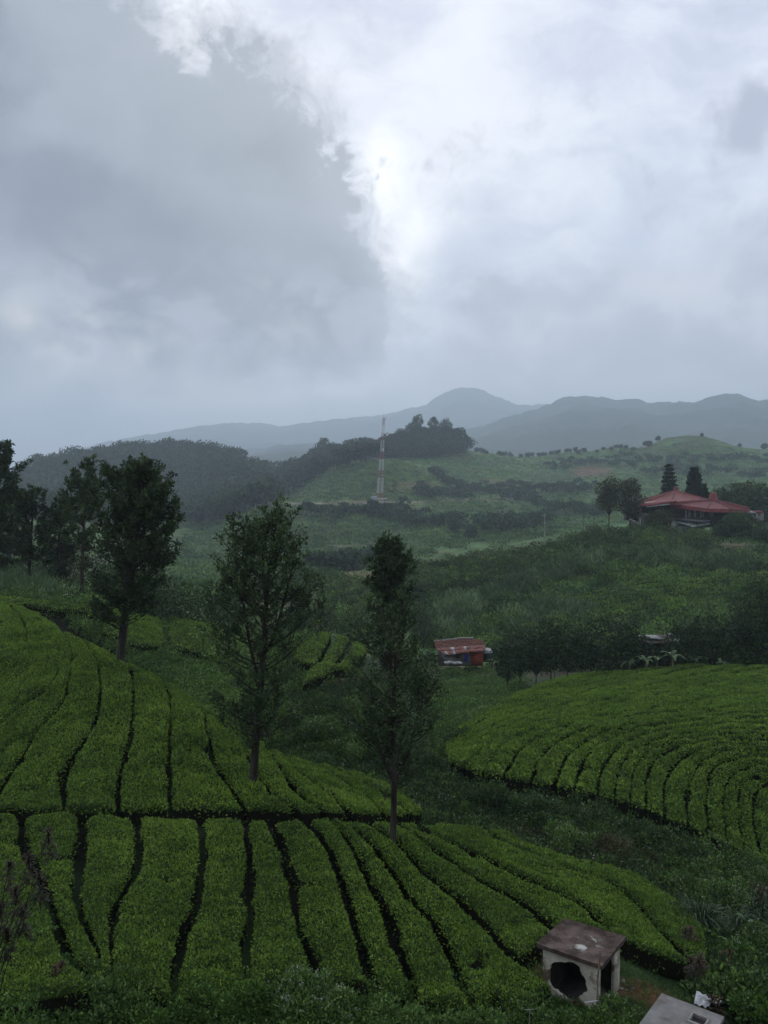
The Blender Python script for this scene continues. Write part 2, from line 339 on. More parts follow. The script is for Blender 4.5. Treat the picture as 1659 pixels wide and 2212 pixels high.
def thing(name, loc, label, cat, group=None):
    o = bpy.data.objects.new(name, None); S.collection.objects.link(o); o.location = loc; o.empty_display_size = 0.5
    return tag(o, label, cat, group)
def unit(v): return v / (np.linalg.norm(v, axis=-1, keepdims=True) + 1e-9)
def surface_sample(v, f, density, rng):
    a, b, c, d = v[f[:, 0]], v[f[:, 1]], v[f[:, 2]], v[f[:, 3]]
    nr = np.cross(c - a, d - b); ar = np.linalg.norm(nr, axis=1) * .5; nr = unit(nr)
    n = int(ar.sum() * density)
    i = rng.choice(len(f), size=n, p=ar/ar.sum()); p = rng.random((n, 1)); q = rng.random((n, 1))
    return (a[i]*(1-p)+b[i]*p)*(1-q) + (d[i]*(1-p)+c[i]*p)*q, nr[i]
# ------------------------------------------------------------------ materials
def new_mat(name):
    m = bpy.data.materials.new(name); m.use_nodes = True; nt = m.node_tree; nt.nodes.clear()
    return m, nt, nodes_of(nt)
def leaf_mat(name, dark, mid, light, trans=0.25, rough=0.55, spec=0.3, patch=0.0, pscale=0.3):
    m, nt, (N, Lk, M, V, SS, MIX, NOISE) = new_mat(name)
    at = N('ShaderNodeAttribute', attribute_name='tint'); f = at.outputs['Fac']
    if patch:
        g = N('ShaderNodeNewGeometry')
        f = M('ADD', f, M('MULTIPLY', M('SUBTRACT', NOISE(g.outputs['Position'], pscale, 3), 0.5), patch))
    cr = N('ShaderNodeValToRGB'); cr.color_ramp.elements[0].color = (*dark, 1); cr.color_ramp.elements[1].color = (*light, 1)
    cr.color_ramp.elements[1].position = 1.0; e = cr.color_ramp.elements.new(0.55); e.color = (*mid, 1); Lk(f, cr.inputs[0])
    b = N('ShaderNodeBsdfPrincipled'); Lk(cr.outputs[0], b.inputs['Base Color']); b.inputs['Roughness'].default_value = rough
    b.inputs['Specular IOR Level'].default_value = spec
    o = N('ShaderNodeOutputMaterial')
    if trans > 0:
        t = N('ShaderNodeBsdfTranslucent'); Lk(cr.outputs[0], t.inputs[0])
        x = N('ShaderNodeMixShader'); x.inputs[0].default_value = trans; Lk(b.outputs[0], x.inputs[1]); Lk(t.outputs[0], x.inputs[2]); Lk(x.outputs[0], o.inputs[0])
    else: Lk(b.outputs[0], o.inputs[0])
    return m
def rough_mat(name, a, b, scale=3.0, rough=0.85, detail=6, bump=0.3, c=None, cscale=1.2, cthr=(0.5, 0.62), stretch=(1, 1, 1), spec=0.25, metal=0.0, spot=None):
    """two-tone weathered surface with an optional stain colour c"""
    m, nt, (N, Lk, M, V, SS, MIX, NOISE) = new_mat(name)
    tc = N('ShaderNodeTexCoord'); p = V('MULTIPLY', tc.outputs['Object'], stretch)
    n = NOISE(p, scale, detail, 0.6); col = MIX(SS(n, 0.35, 0.65), a, b)
    if c is not None:
        cm = SS(NOISE(V('ADD', p, (5.2, 1.3, 7.7)), cscale, 6, 0.62), *cthr)
        if spot: cm = M('MULTIPLY', cm, SS(V('DISTANCE', tc.outputs['Object'], spot[:3]), spot[3]*.4, spot[3], 1.0, 0.0))
        col = MIX(cm, col, c)
    bs = N('ShaderNodeBsdfPrincipled'); Lk(col, bs.inputs['Base Color']); bs.inputs['Roughness'].default_value = rough
    bs.inputs['Specular IOR Level'].default_value = spec; bs.inputs['Metallic'].default_value = metal
    if bump:
        bp = N('ShaderNodeBump'); bp.inputs['Strength'].default_value = bump; bp.inputs['Distance'].default_value = 0.03
        Lk(NOISE(p, scale*5, 4, 0.6), bp.inputs['Height']); Lk(bp.outputs[0], bs.inputs['Normal'])
    o = N('ShaderNodeOutputMaterial'); Lk(bs.outputs[0], o.inputs[0]); return m
# ------------------------------------------------------------------ ground sheet
def in_poly(px, py, poly):
    px = np.asarray(px); py = np.asarray(py); r = np.zeros(px.shape, bool); n = len(poly)
    for i in range(n):
        x1, y1 = poly[i]; x2, y2 = poly[(i+1) % n]
        if y1 == y2: continue
        c = ((y1 > py) != (y2 > py)) & (px < (x2-x1)*(py-y1)/(y2-y1)+x1); r ^= c
    return r
def build_ground():
    Z = TAB * YG[None, :]
    px, py = project(XG, YY, Z)
    far = ramp(YY, 300, 600)
    n1 = fbm(XG/60, YY/60, 31, 5)[..., None]; n2 = fbm(XG/14, YY/14, 37, 5)[..., None]; n3 = fbm(XG/4, YY/4, 41, 4)[..., None]
    soil = np.array([.009, .010, .006]); weed = np.array([.022, .044, .014]); scrub = np.array([.055, .10, .032]); dry = np.array([.105, .095, .045])
    red = np.array([.13, .062, .04]); tea = np.array([.065, .125, .036]); forest = np.array([.022, .042, .022])
    Y3 = YY[..., None]
    col = soil*(1-ramp(n3, -.1, .15)) + weed*ramp(n3, -.1, .15)
    s = (in_poly(px, py, [(100,1290),(260,1400),(560,1625),(850,1750),(1000,1800),(1300,1880),(1500,2060),(1480,2190),(1659,2230),(1900,2200),(1900,1860),(1659,1850),(1290,1730),(980,1690),(950,1560),(1100,1470),(1100,1440),(600,1380),(420,1330),(200,1290)]) & (YY < 130))[..., None]*.85; col = col*(1-s)+weed*s
    s = ramp(Y3, 95, 130); col = col*(1-s) + (scrub + (dry-scrub)*ramp(n2, .06, .24)*.6)*s
    s = ramp(Y3, 330, 480); hill = tea*(1-ramp(n1, 0.0, .12)*.45) + np.array([.050, .050, .028])*ramp(n1, 0.0, .12)*.45
    hill = hill + (red-hill)*ramp(n2, .17, .3)*.35
    col = col*(1-s) + hill*s
    s = ramp(Y3, 1500, 1900); col = col*(1-s) + forest*s
    s = (1-ramp(px, 500, 620))[..., None]*ramp(Y3, 620, 800)*(py < 1118)[..., None]; col = col*(1-s) + forest*s
    def ell(cx, cy, rx, ry, c, k, y0, y1, p=1.0):
        nonlocal col
        d = ((px-cx)/rx)**2 + ((py-cy)/ry)**2 + fbm(XG/6, YY/6, 51, 3)*1.2 if y1 < 300 else ((px-cx)/rx)**2 + ((py-cy)/ry)**2 + fbm(XG/25, YY/25, 51, 3)*1.4
        s = (np.clip(1.25-d, 0, 1)**p * k * (YY > y0) * (YY < y1))[..., None]
        col = col*(1-s) + np.array(c)*s
    brt = (.09, .17, .038)
    # brighter tea slopes and bare patches on the far hills
    for a in [(1090, 1075, 60, 9, brt, .8), (1230, 1090, 90, 13, brt, .8), (960, 1150, 120, 10, brt, .5), (870, 1000, 70, 12, (.075, .14, .038), .7),
              (1350, 1090, 60, 10, brt, .4), (1640, 1010, 60, 14, brt, .5), (900, 1035, 80, 10, brt, .35),
              (1275, 1018, 55, 13, red, .75), (905, 1050, 60, 14, red, .5), (800, 1085, 90, 10, red, .35), (1065, 1040, 40, 6, red, .5), (870, 1100, 60, 12, red, .35),
              (980, 985, 60, 10, dry, .5), (1410, 967, 22, 5, red, .8), (760, 1140, 120, 18, (.05, .05, .035), .5), (640, 1150, 150, 20, (.055, .055, .04), .4),
              (960, 1110, 90, 12, tea, .5), (1430, 960, 60, 12, (.075, .14, .04), .5), (1560, 960, 60, 14, (.075, .14, .04), .6)]:
        ell(*a, 450, 1400)
    # dirt road along the hill and thin tracks
    def line(pts, w, c, y0, y1, k=1.0):
        nonlocal col
        pts = np.array(pts, float); d = np.full(px.shape, 1e9)
        for i in range(len(pts)-1):
            a = pts[i]; b = pts[i+1]; ab = b-a; t = np.clip(((px-a[0])*ab[0]+(py-a[1])*ab[1])/(ab@ab), 0, 1)
            d = np.minimum(d, np.hypot(px-a[0]-t*ab[0], py-a[1]-t*ab[1]))
        s = (np.clip(1.6-d/w, 0, 1)*k*(YY > y0)*(YY < y1))[..., None]; col = col*(1-s) + np.array(c)*s
    line([(556, 1090), (620, 1089), (700, 1088), (770, 1087), (815, 1086), (900, 1085), (1010, 1080), (1160, 1075)], 2.2, (.22, .17, .14), 560, 900, .9)
    line([(690, 1188), (760, 1180), (840, 1170)], 2.0, (.12, .10, .07), 300, 800, .6)
    line([(1180, 985), (1290, 1000), (1400, 1015), (1659, 1012)], 2.0, (.03, .045, .025), 700, 1100, .8)
    line([(1000, 1000), (1120, 1003), (1180, 1020)], 1.6, (.04, .05, .03), 700, 1100, .6)
    # right hill: bare earth, dry grass
    for a in [(1020, 1183, 120, 9, (.15, .12, .06), .65), (760, 1240, 40, 10, (.16, .13, .07), .8), (900, 1230, 120, 26, dry, .3), (800, 1250, 30, 16, red, .45), (1050, 1178, 40, 8, red, .6),
              (902, 1316, 9, 12, (.22, .085, .045), 1.0), (1420, 1225, 230, 9, (.06, .055, .035), .4), (1580, 1255, 90, 14, dry, .35), (1590, 1180, 60, 10, (.11, .08, .055), .7), (1480, 1160, 60, 8, (.10, .08, .06), .6),
              (700, 1290, 70, 26, (.075, .07, .038), .5), (1500, 1300, 200, 34, (.055, .09, .026), .7)]:
        ell(*a, 130, 330)
    # bare reddish ground under the row of trees, hut clearing and trampled earth
    for a in [(1150, 1460, 40, 4, (.06, .042, .032), .5), (1300, 1455, 150, 6, (.07, .042, .034), .6), (1560, 1445, 120, 6, (.07, .042, .034), .6), (1000, 1440, 60, 6, (.10, .09, .045), .8), (720, 1468, 70, 12, (.09, .045, .03), .8),
              (1040, 1420, 40, 8, (.07, .09, .03), .7)]:
        ell(*a, 60, 140)
    for x0, y0, rx, ry, c, k in [(7.9, 26.2, 1.3, .9, (.12, .055, .03), .9), (4.0, 27.6, .9, 1.1, (.11, .05, .03), .8), (7.2, 24.6, 1.2, .7, (.09, .05, .03), .8)]:
        d = ((XG-x0)/rx)**2+((YY-y0)/ry)**2 + fbm(XG*2, YY*2, 53, 3)*1.5; s = (np.clip(1.3-d, 0, 1)*k)[..., None]; col = col*(1-s)+np.array(c)*s
    col = np.clip(col*(1+n3*.5), .004, 1)
    v = np.stack([XG, YY, Z], -1).reshape(-1, 3)
    i = np.arange(NU-1)[:, None]*NL; j = np.arange(NL-1)[None]
    f = np.stack([i+j, i+NL+j, i+NL+j+1, i+j+1], -1).reshape(-1, 4)
    mb = MB(); mb.add(v, f)
    # the bank that carries the photographer, continuing behind
    bk = np.concatenate([[1.5], 1.5 - np.cumsum(0.4*1.12**np.arange(45))]); k = len(bk)
    sx = (1.5 + (1.5-bk))[None, :]
    bx = np.clip(UG[:, None]*sx, -9000, 9000); by = np.broadcast_to(bk[None], bx.shape); bz = -1.7 + (1.5-by)*.06 + fbm(bx/9, by/9, 3)*.8*ramp(1.5-by, 0, 4)
    bz[:, 0] = Z[:, 0]; bx[:, 0] = XG[:, 0]
    i = np.arange(NU-1)[:, None]*k; j = np.arange(k-1)[None]
    mb.add(np.stack([bx, by, bz], -1).reshape(-1, 3), np.stack([i+j, i+j+1, i+k+j+1, i+k+j], -1).reshape(-1, 4))
    m, nt, (N, Lk, M, V, SS, MIX, NOISE) = new_mat('ground_cover')
    at = N('ShaderNodeAttribute', attribute_name='cover'); g = N('ShaderNodeNewGeometry'); p = g.outputs['Position']
    f1 = NOISE(p, 1.6, 6, .65); f2 = NOISE(V('MULTIPLY', p, (.035, .035, .9)), 1.0, 5, .6); f3 = NOISE(p, .12, 6, .65)
    k_ = M('MULTIPLY', SS(f1, .25, .75, .6, 1.4), M('MULTIPLY', SS(f2, .32, .68, .62, 1.38), SS(f3, .25, .75, .7, 1.3)))
    col_ = V('MULTIPLY', at.outputs['Color'], (1, 1, 1)); cc = V('SCALE', col_, scale=k_)
    b = N('ShaderNodeBsdfPrincipled'); Lk(cc, b.inputs['Base Color']); b.inputs['Roughness'].default_value = .95; b.inputs['Specular IOR Level'].default_value = .1
    bp = N('ShaderNodeBump'); bp.inputs['Strength'].default_value = .6; bp.inputs['Distance'].default_value = 1.5; Lk(f3, bp.inputs['Height']); Lk(bp.outputs[0], b.inputs['Normal'])
    Lk(b.outputs[0], N('ShaderNodeOutputMaterial').inputs[0])
    o = mb.build('ground', m, smooth=True)
    a = o.data.attributes.new('cover', 'FLOAT_COLOR', 'POINT')
    ca = np.concatenate([col.reshape(-1, 3), np.tile([[.03, .05, .02]], (NU*k, 1))]); ca = np.c_[ca, np.ones(len(ca))]
    a.data.foreach_set('color', ca.ravel()); tag(o, kind='structure')
build_ground()
def build_haze():
    m = bpy.data.materials.new('haze'); m.use_nodes = True; nt = m.node_tree; nt.nodes.clear()
    o = nt.nodes.new('ShaderNodeOutputMaterial'); v = nt.nodes.new('ShaderNodeVolumePrincipled')
    v.inputs['Density'].default_value = HAZE_DENSITY; v.inputs['Color'].default_value = (*HAZE_COL, 1); v.inputs['Anisotropy'].default_value = 0.45
    nt.links.new(v.outputs[0], o.inputs[1])
    z0 = float((TAB*YG[None]).min()) - 1.5; z1 = float((TAB*YG[None]).max()) + 12
    mb = MB(); mb.box((0, 6650, (z0+z1)/2), (18400, 14200, z1-z0)); ob = mb.build('haze', m); tag(ob, kind='stuff', label='pale even haze filling the valley air'); print('haze', z0, z1)
build_haze()
# ------------------------------------------------------------------ tea hedges
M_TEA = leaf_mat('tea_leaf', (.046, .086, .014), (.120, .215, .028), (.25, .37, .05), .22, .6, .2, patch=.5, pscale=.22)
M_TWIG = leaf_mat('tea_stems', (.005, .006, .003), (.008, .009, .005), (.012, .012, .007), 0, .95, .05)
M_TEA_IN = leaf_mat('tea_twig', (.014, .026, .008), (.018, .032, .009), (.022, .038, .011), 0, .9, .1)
ORD = ['first','second','third','fourth','fifth','sixth','seventh','eighth','ninth','tenth','eleventh','twelfth','thirteenth','fourteenth','fifteenth','sixteenth','seventeenth','eighteenth','nineteenth','twentieth','twenty-first','twenty-second','twenty-third','twenty-fourth','twenty-fifth','twenty-sixth','twenty-seventh','twenty-eighth','twenty-ninth','thirtieth']
def resample(p, n):
    p = np.asarray(p, float); d = np.r_[0, np.cumsum(np.hypot(*np.diff(p, axis=0).T)+1e-6)]; q = np.linspace(0, d[-1], n)
    return np.c_[pchip(d, p[:, 0], q), pchip(d, p[:, 1], q)] if len(p) > 2 else np.c_[np.interp(q, d, p[:, 0]), np.interp(q, d, p[:, 1])]
def lift(pts, off=.72, ymin=20, ymax=110):
    """picture polyline -> smooth world xy polyline on the canopy"""
    p = resample(pts, 40); w = hit(p[:, 0], p[:, 1], off, ymin, ymax)
    ok = ~np.isnan(w[:, 0]); idx = np.arange(40)
    w = np.c_[np.interp(idx, idx[ok], w[ok, 0]), np.interp(idx, idx[ok], w[ok, 1])]
    for _ in range(3): w[1:-1] = (w[:-2]+2*w[1:-1]+w[2:])/4
    return w
def tea_strip(Lw, Rw, gap, seed, density, leaf, H=.78, soft=1.0, amp=1.0, gvar=False):
    rng = np.random.default_rng(seed)
    L = resample(Lw, 60); R = resample(Rw, 60)
    length = max(np.hypot(*np.diff(L, axis=0).T).sum(), np.hypot(*np.diff(R, axis=0).T).sum()); width = np.hypot(*(L-R).T).mean()
    step = .28 if leaf < .1 else .4
    def prof(W, g):
        e = np.array([0, 0.0001, .07, .2, .42])*soft; W = max(W, .9); m = np.arange(.42*soft+step, W-.42*soft, step)
        a = np.concatenate([e, m, W-e[::-1]])/W; h = np.concatenate([[0, .62, .86, .96, 1.0], np.ones(len(m)), [1.0, .96, .86, .62, 0]])
        return np.clip(a, 0, 1), h
    sa, ha = prof(length, 0); wa, hw = prof(max(width-gap, .7), 0)
    jx = np.interp(sa, np.linspace(0, 1, 60), np.arange(60)); k0 = np.clip(jx.astype(int), 0, 58); fr = (jx-k0)[:, None]
    Ls = L[k0]*(1-fr)+L[k0+1]*fr; Rs = R[k0]*(1-fr)+R[k0+1]*fr
    D = Rs-Ls; wd = np.hypot(*D.T)[:, None]; Dn = D/np.maximum(wd, 1e-6)
    s_m = sa*length
    gv = rng.choice([.55, .85, 1.0, 1.2], p=[.15, .25, .4, .2]) if gvar else 1.0; gap = gap*gv
    gl = np.minimum(gap/2*(1+(1.3 if gvar else .6)*fbm(s_m*.7+seed*7.1, s_m*0, 3, 4)*2) , wd[:, 0]*.30)[:, None]; gr = np.minimum(gap/2*(1+(1.3 if gvar else .6)*fbm(s_m*.7+seed*7.1+31, s_m*0, 5, 4)*2), wd[:, 0]*.35)[:, None]
    far_ = (1+ramp(Ls[:, 1], 52, 90)*2.4)[:, None]; A = Ls+Dn*np.minimum(gl*far_, wd*.2); B = Rs-Dn*np.minimum(gr*far_, wd*.2)
    T = (B-A)
    XY = A[:, None, :] + T[:, None, :]*wa[None, :, None]
    tdir = np.gradient(XY, axis=0); tdir = unit(tdir)
    hh = np.minimum(ha[:, None], hw[None, :])
    x, y = XY[..., 0], XY[..., 1]
    g = gz(x, y); bump = fbm(x*1.1, y*1.1, 61, 3)*.26*amp + fbm(x*3.2, y*3.2, 63, 2)*.14*amp + fbm(x*.25, y*.25, 65, 2)*.2
    bump = bump - .2*ramp(-fbm(x*1.5, y*1.5, 77, 2), .20, .33)
    z = np.where(hh <= 0, g-.25, g + H*hh + bump*ramp(hh, .3, .95))
    jit = fbm(x*2.4, y*2.4, 67, 3)[..., None]*.14*(hh < .9)[..., None]
    V_ = np.stack([x, y, z], -1); V_[..., :2] += jit
    n, m = x.shape; i = np.arange(n-1)[:, None]*m; j = np.arange(m-1)[None]
    f = np.stack([i+j, i+m+j, i+m+j+1, i+j+1], -1).reshape(-1, 4); v = V_.reshape(-1, 3)
    # make normals look up
    a, b, c = v[f[:, 0]], v[f[:, 1]], v[f[:, 2]]
    if np.cross(b-a, c-a)[:, 2].mean() < 0: f = f[:, ::-1]
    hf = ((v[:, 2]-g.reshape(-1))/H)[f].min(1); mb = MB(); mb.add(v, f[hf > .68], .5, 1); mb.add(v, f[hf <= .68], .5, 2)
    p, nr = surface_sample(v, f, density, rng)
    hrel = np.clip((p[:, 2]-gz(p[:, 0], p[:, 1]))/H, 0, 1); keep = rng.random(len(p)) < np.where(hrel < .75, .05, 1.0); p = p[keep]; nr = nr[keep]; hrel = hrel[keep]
    ax = unit(nr*rng.uniform(.25, 1.0, (len(p), 1)) + unit(rng.normal(size=(len(p), 3)))*.9 + np.array([0, 0, .25]))
    patch = fbm(p[:, 0]*.9, p[:, 1]*.9, 71, 3)*.8 + fbm(p[:, 0]*4, p[:, 1]*4, 73, 2)*.45 + fbm(p[:, 0]*.28, p[:, 1]*.28, 75, 2)*.5
    tint = np.clip(rng.beta(3, 3.2, len(p)) + patch*.6, 0, .9) + (rng.random(len(p)) < .04)*.25
    Lf = leaf*rng.uniform(.7, 1.35, len(p))
    mb.leaves(p-ax*Lf[:, None]*.15+nr*rng.uniform(-.02, .05, (len(p), 1)), ax, Lf, Lf*rng.uniform(.38, .55, len(p)), np.clip(tint, 0, 1), 0, rng, .12)
    return mb, v.mean(0)
TEA_N = [0]
def tea_field(lines, gap, label, group, density, leaf, ymin=20, ymax=110, H=.78, off=.72, soft=.6, amp=1.0, gvar=False):
    ws = [lift(l, off, ymin, ymax) for l in lines]
    for k in range(len(ws)-1):
        TEA_N[0] += 1
        mb, c = tea_strip(ws[k], ws[k+1], gap, TEA_N[0], density, leaf, H, soft, amp, gvar)
        c = (float(c[0]), float(c[1]), float(gz(c[0], c[1])))
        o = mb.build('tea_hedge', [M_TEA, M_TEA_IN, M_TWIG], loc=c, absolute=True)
        tag(o, label(k, len(ws)-1), 'tea hedge', group)
def c1(*p): return [(x/2, y/2+1626.5) for x, y in p]
def c2(*p): return [(x/2+829.5, y/2+1626.5) for x, y in p]
def c3(*p): return [(x/2, y/2+1220) for x, y in p]
def c4(*p): return [(x/2+829.5, y/2+1220) for x, y in p]
# lower field, between the level path and the weeds at the foot of the frame (bottom -> top)
LOW = [
 c1((-330,1020),(-330,800),(-330,500),(-330,270)),
 c1((-60,1100),(-90,850),(-110,560),(-110,270)),
 c1((420,1010),(310,880),(250,720),(170,520),(105,420),(85,275)),
 c1((455,960),(430,840),(345,690),(325,600),(345,420),(350,272)),
 c1((465,950),(470,800),(490,680),(570,540),(600,420),(592,275)),
 c1((740,1070),(760,900),(810,730),(860,600),(875,450),(868,285)),
 c1((1055,1010),(1060,850),(1080,640),(1078,450),(1058,285)),
 c1((1385,960),(1340,850),(1285,720),(1262,540),(1215,390),(1158,295)),
 c1((1625,1010),(1565,850),(1515,680),(1465,520),(1400,375),(1320,293)),
 c2((125,1060),(95,930),(40,800),(0,660),(-70,540),(-150,380),(-220,285)),
 c2((400,1110),(330,960),(270,830),(215,720),(110,630),(0,465),(-110,350),(-230,283)),
 c2((575,890),(480,790),(400,700),(330,640),(220,560),(130,470),(40,370),(-70,300)),
 c2((735,760),(640,670),(560,620),(480,580),(390,540),(290,470),(200,415),(60,300)),
 c2((990,780),(940,740),(870,670),(790,620),(680,570),(560,520),(440,450),(330,400),(220,360),(140,300)),
 c2((1330,900),(1230,800),(1150,720),(1060,630),(950,560),(830,520),(720,480),(620,430),(520,390),(430,325)),
 c2((1400,880),(1400,770),(1330,670),(1240,610),(1140,555),(1000,508),(860,470),(740,440),(620,390),(540,340)),
]
tea_field(LOW, .40, lambda k, n: f"tea hedge below the level path, {ORD[k]} of its rows counted from the left edge", 'tea hedges below the level path', 520, .092, 20, 45)
# a few short hedges between the lower field and the hut
tea_field([c2((520,1110),(440,1030),(370,960)), c2((740,1010),(640,930),(560,895))], .2, lambda k, n: "short tea hedge between the broken hut and the field rows", 'tea hedges below the level path', 520, .092, 20, 45)
# upper left field (bottom -> crest)
UP = [
 c3((-330,1070),(-330,700),(-330,400),(-300,180)),
 c3((-120,600),(-30,520),(60,440),(112,385),(122,300),(92,225),(50,178)),
 c3((-200,900),(-80,770),(60,640),(130,580),(205,545),(262,460),(270,360),(240,290),(180,225)),
 c3((-60,1050),(20,930),(110,790),(170,690),(232,640),(268,585),(285,510),(302,430),(290,350),(262,290)),
 c3((275,1060),(272,960),(292,880),(340,800),(392,720),(422,640),(442,540),(432,440),(402,370),(350,315)),
 c3((505,1060),(515,930),(532,850),(560,750),(572,640),(575,520),(562,450),(535,415)),
 c3((737,1050),(732,900),(736,780),(741,650),(736,570),(705,505)),
 c3((1060,1055),(1020,985),(960,910),(926,850),(906,760),(890,680),(872,610)),
 c3((1290,1062),(1180,1000),(1130,930),(1075,850),(1050,790),(1022,720)),
 c3((1400,1062),(1300,1005),(1240,930),(1195,855),(1160,795)),
 c3((1510,1065),(1420,990),(1330,920),(1270,865),(1222,820)),
 c3((1660,1072),(1560,985),(1480,930),(1410,890),(1345,855)),
 c3((1770,1072),(1659,1000),(1570,945),(1490,905),(1430,872)),
 c3((1830,1062),(1760,1000),(1690,955),(1610,925),(1550,900)),
]
tea_field(UP, .38, lambda k, n: f"tea hedge above the level path, {ORD[k]} of its rows counted from the left edge", 'tea hedges above the level path', 360, .115, 35, 90)
# right field: rows start at the terrace edge and wrap round the rise
RG = [
 (c4((470,640),(520,590),(600,540),(700,500),(800,478),(900,470)), 1),
 (c4((330,700),(440,640),(560,590),(700,535),(830,500),(960,475),(1080,455)), 2),
 (c4((270,770),(350,715),(470,655),(600,605),(780,548),(900,512),(1010,490),(1150,455),(1300,432)), 3),
 (c4((290,845),(410,760),(550,690),(700,650),(880,608),(1060,565),(1250,530),(1450,480),(1700,440)), 2),
 (c4((420,905),(490,800),(600,730),(760,675),(900,640),(1060,612),(1250,575),(1450,535),(1720,500)), 1),
 (c4((520,915),(560,830),(620,772),(740,710),(860,672),(1000,645),(1200,620),(1400,577),(1720,550)), 1),
 (c4((640,935),(665,860),(720,780),(800,740),(900,700),(1000,668),(1100,652),(1400,630),(1720,600)), 3),
 (c4((925,990),(935,900),(970,835),(1060,760),(1180,725),(1350,700),(1500,690),(1720,690)), 3),
 (c4((1130,1050),(1128,920),(1160,850),(1230,800),(1340,770),(1500,755),(1720,760)), 3),
 (c4((1400,1160),(1395,1000),(1400,900),(1460,850),(1560,830),(1720,830)), 3),
 (c4((1640,1290),(1600,1150),(1590,1020),(1620,960),(1680,930),(1760,920)), 1),
 (c4((1760,1330),(1740,1200),(1740,1120),(1745,1060),(1755,1020),(1775,1000)), 0),
]
def densify(G):
    out = []; rj = np.random.default_rng(21)
    for i in range(len(G)-1):
        a = resample(G[i][0], 30); b = resample(G[i+1][0], 30); n = G[i][1]
        out.append(a.tolist())
        for k in range(1, n): wq = (k+rj.uniform(-.15, .15))/n+np.linspace(rj.uniform(-.06, .06), rj.uniform(-.06, .06), 30)[:, None]; out.append((a+(b-a)*wq).tolist())
    out.append(resample(G[-1][0], 30).tolist()); return out
RL = densify(RG)
tea_field(RL, .44, lambda k, n: f"tea hedge curving over the right rise, {ORD[k]} row counted from the far top edge", 'tea hedges on the rise on the right', 190, .165, 44, 105, soft=.4, amp=1.1, gvar=True)
# strips beyond the crest on the left, and the two low mounds behind
tea_field([c3((-200,150),(60,165),(200,190),(330,205),(420,235),(520,265),(620,300)), c3((-200,120),(0,135),(150,150),(330,175),(500,200),(640,225),(700,250))], .2,
          lambda k, n: "tea hedge lying across behind the crest on the far left", 'tea hedges behind the crest', 110, .14, 60, 110)
tea_field([c3((440,300),(520,320),(620,330),(690,345)), c3((450,250),(540,225),(620,215),(690,235))], .2, lambda k, n: "tea hedge just behind the trunk of the big dark tree", 'tea hedges behind the crest', 110, .14, 60, 110)
tea_field([c3((550,340),(620,355),(690,350),(700,330)), c3((560,265),(620,245),(670,245),(700,262))], .2, lambda k, n: "small tea hedge right of the big dark tree's trunk", 'tea hedges behind the crest', 110, .14, 60, 110)
tea_field([c3((740,350),(720,310),(735,265),(770,238)), c3((870,380),(880,330),(860,280),(830,232)), c3((965,360),(955,310),(930,265),(895,238))], .2,
          lambda k, n: f"{['left','right'][k]} half of the rounded tea mound between the two left trees", 'tea hedges on the rounded mound', 110, .14, 60, 110)
tea_field([c3((1250,400),(1290,350),(1340,310),(1370,288)), c3((1370,440),(1400,380),(1430,330),(1455,285)), c3((1440,450),(1475,400),(1510,345),(1540,290)), c3((1520,460),(1560,420),(1595,370),(1605,315))], .3,
          lambda k, n: f"{ORD[k]} tea hedge from the left on the mound beside the rusty roofed huts' slope", 'tea hedges on the mound behind the middle tree', 110, .14, 55, 110)
tea_field([c3((1300,520),(1330,455),(1380,425)), c3((1400,480),(1440,455),(1500,450))], .2, lambda k, n: "low tea hedge at the foot of the mound behind the middle tree", 'tea hedges on the mound behind the middle tree', 110, .14, 50, 110)

def c9(*p): return [(x/2+829.5, y/2+907.5) for x, y in p]
T_ = resample(c9((700,785),(900,745),(1100,705),(1330,690),(1720,640)), 30); B_ = resample(c9((800,850),(960,868),(1150,845),(1350,805),(1720,770)), 30)
tea_field([(T_+(B_-T_)*q+np.c_[np.zeros(30), 3*np.sin(np.linspace(0, 9, 30)+q*9)]).tolist() for q in (0, .13, .25, .38, .5, .63, .75, .88, 1)], .9, lambda k, n: f"faint distant tea hedge behind the dark row of trees, {ORD[k]} from top", 'distant tea hedges behind the row of trees', 26, .40, 115, 300, H=.9, off=.5, amp=1.5)
# ------------------------------------------------------------------ trees and shrubs
M_OAK = leaf_mat('silver_oak_leaf', (.020, .034, .014), (.055, .092, .032), (.17, .25, .075), .18, .6, .22)
M_BARK = rough_mat('bark', (.016, .013, .010), (.032, .026, .020), 6, .95, c=(.05, .045, .038), cscale=3, stretch=(1, 1, .2))
M_BROAD = leaf_mat('broad_leaf', (.020, .040, .014), (.045, .088, .026), (.11, .18, .05), .18, .6, .2)
M_ROW = leaf_mat('dark_feathery_leaf', (.010, .024, .009), (.026, .054, .017), (.075, .125, .034), .15, .6, .2)
M_OLIVE = leaf_mat('olive_leaf', (.030, .036, .014), (.060, .066, .024), (.12, .12, .045), .15, .6, .25)
M_WEED = leaf_mat('weed_leaf', (.030, .066, .016), (.088, .165, .038), (.20, .31, .075), .2, .6, .2, patch=.9, pscale=.12)
M_GULLY = leaf_mat('gully_leaf', (.018, .038, .012), (.050, .092, .025), (.13, .20, .055), .2, .6, .2, patch=1.2, pscale=.25)
M_FRESH = leaf_mat('fresh_leaf', (.024, .056, .012), (.072, .15, .026), (.17, .29, .045), .25, .55, .25)
M_DRY = leaf_mat('dry_weed', (.035, .033, .018), (.075, .07, .035), (.14, .12, .06), .15, .7, .2)
M_GRASS = leaf_mat('elephant_grass', (.042, .080, .030), (.090, .150, .062), (.17, .245, .115), .2, .6, .2, patch=.6, pscale=.1)
M_PETAL = leaf_mat('white_flower', (.42, .42, .38), (.5, .5, .45), (.6, .6, .55), .2, .6, .2)
M_BLUE = leaf_mat('blue_flower', (.06, .04, .28), (.08, .06, .35), (.12, .10, .45), .2, .6, .2)
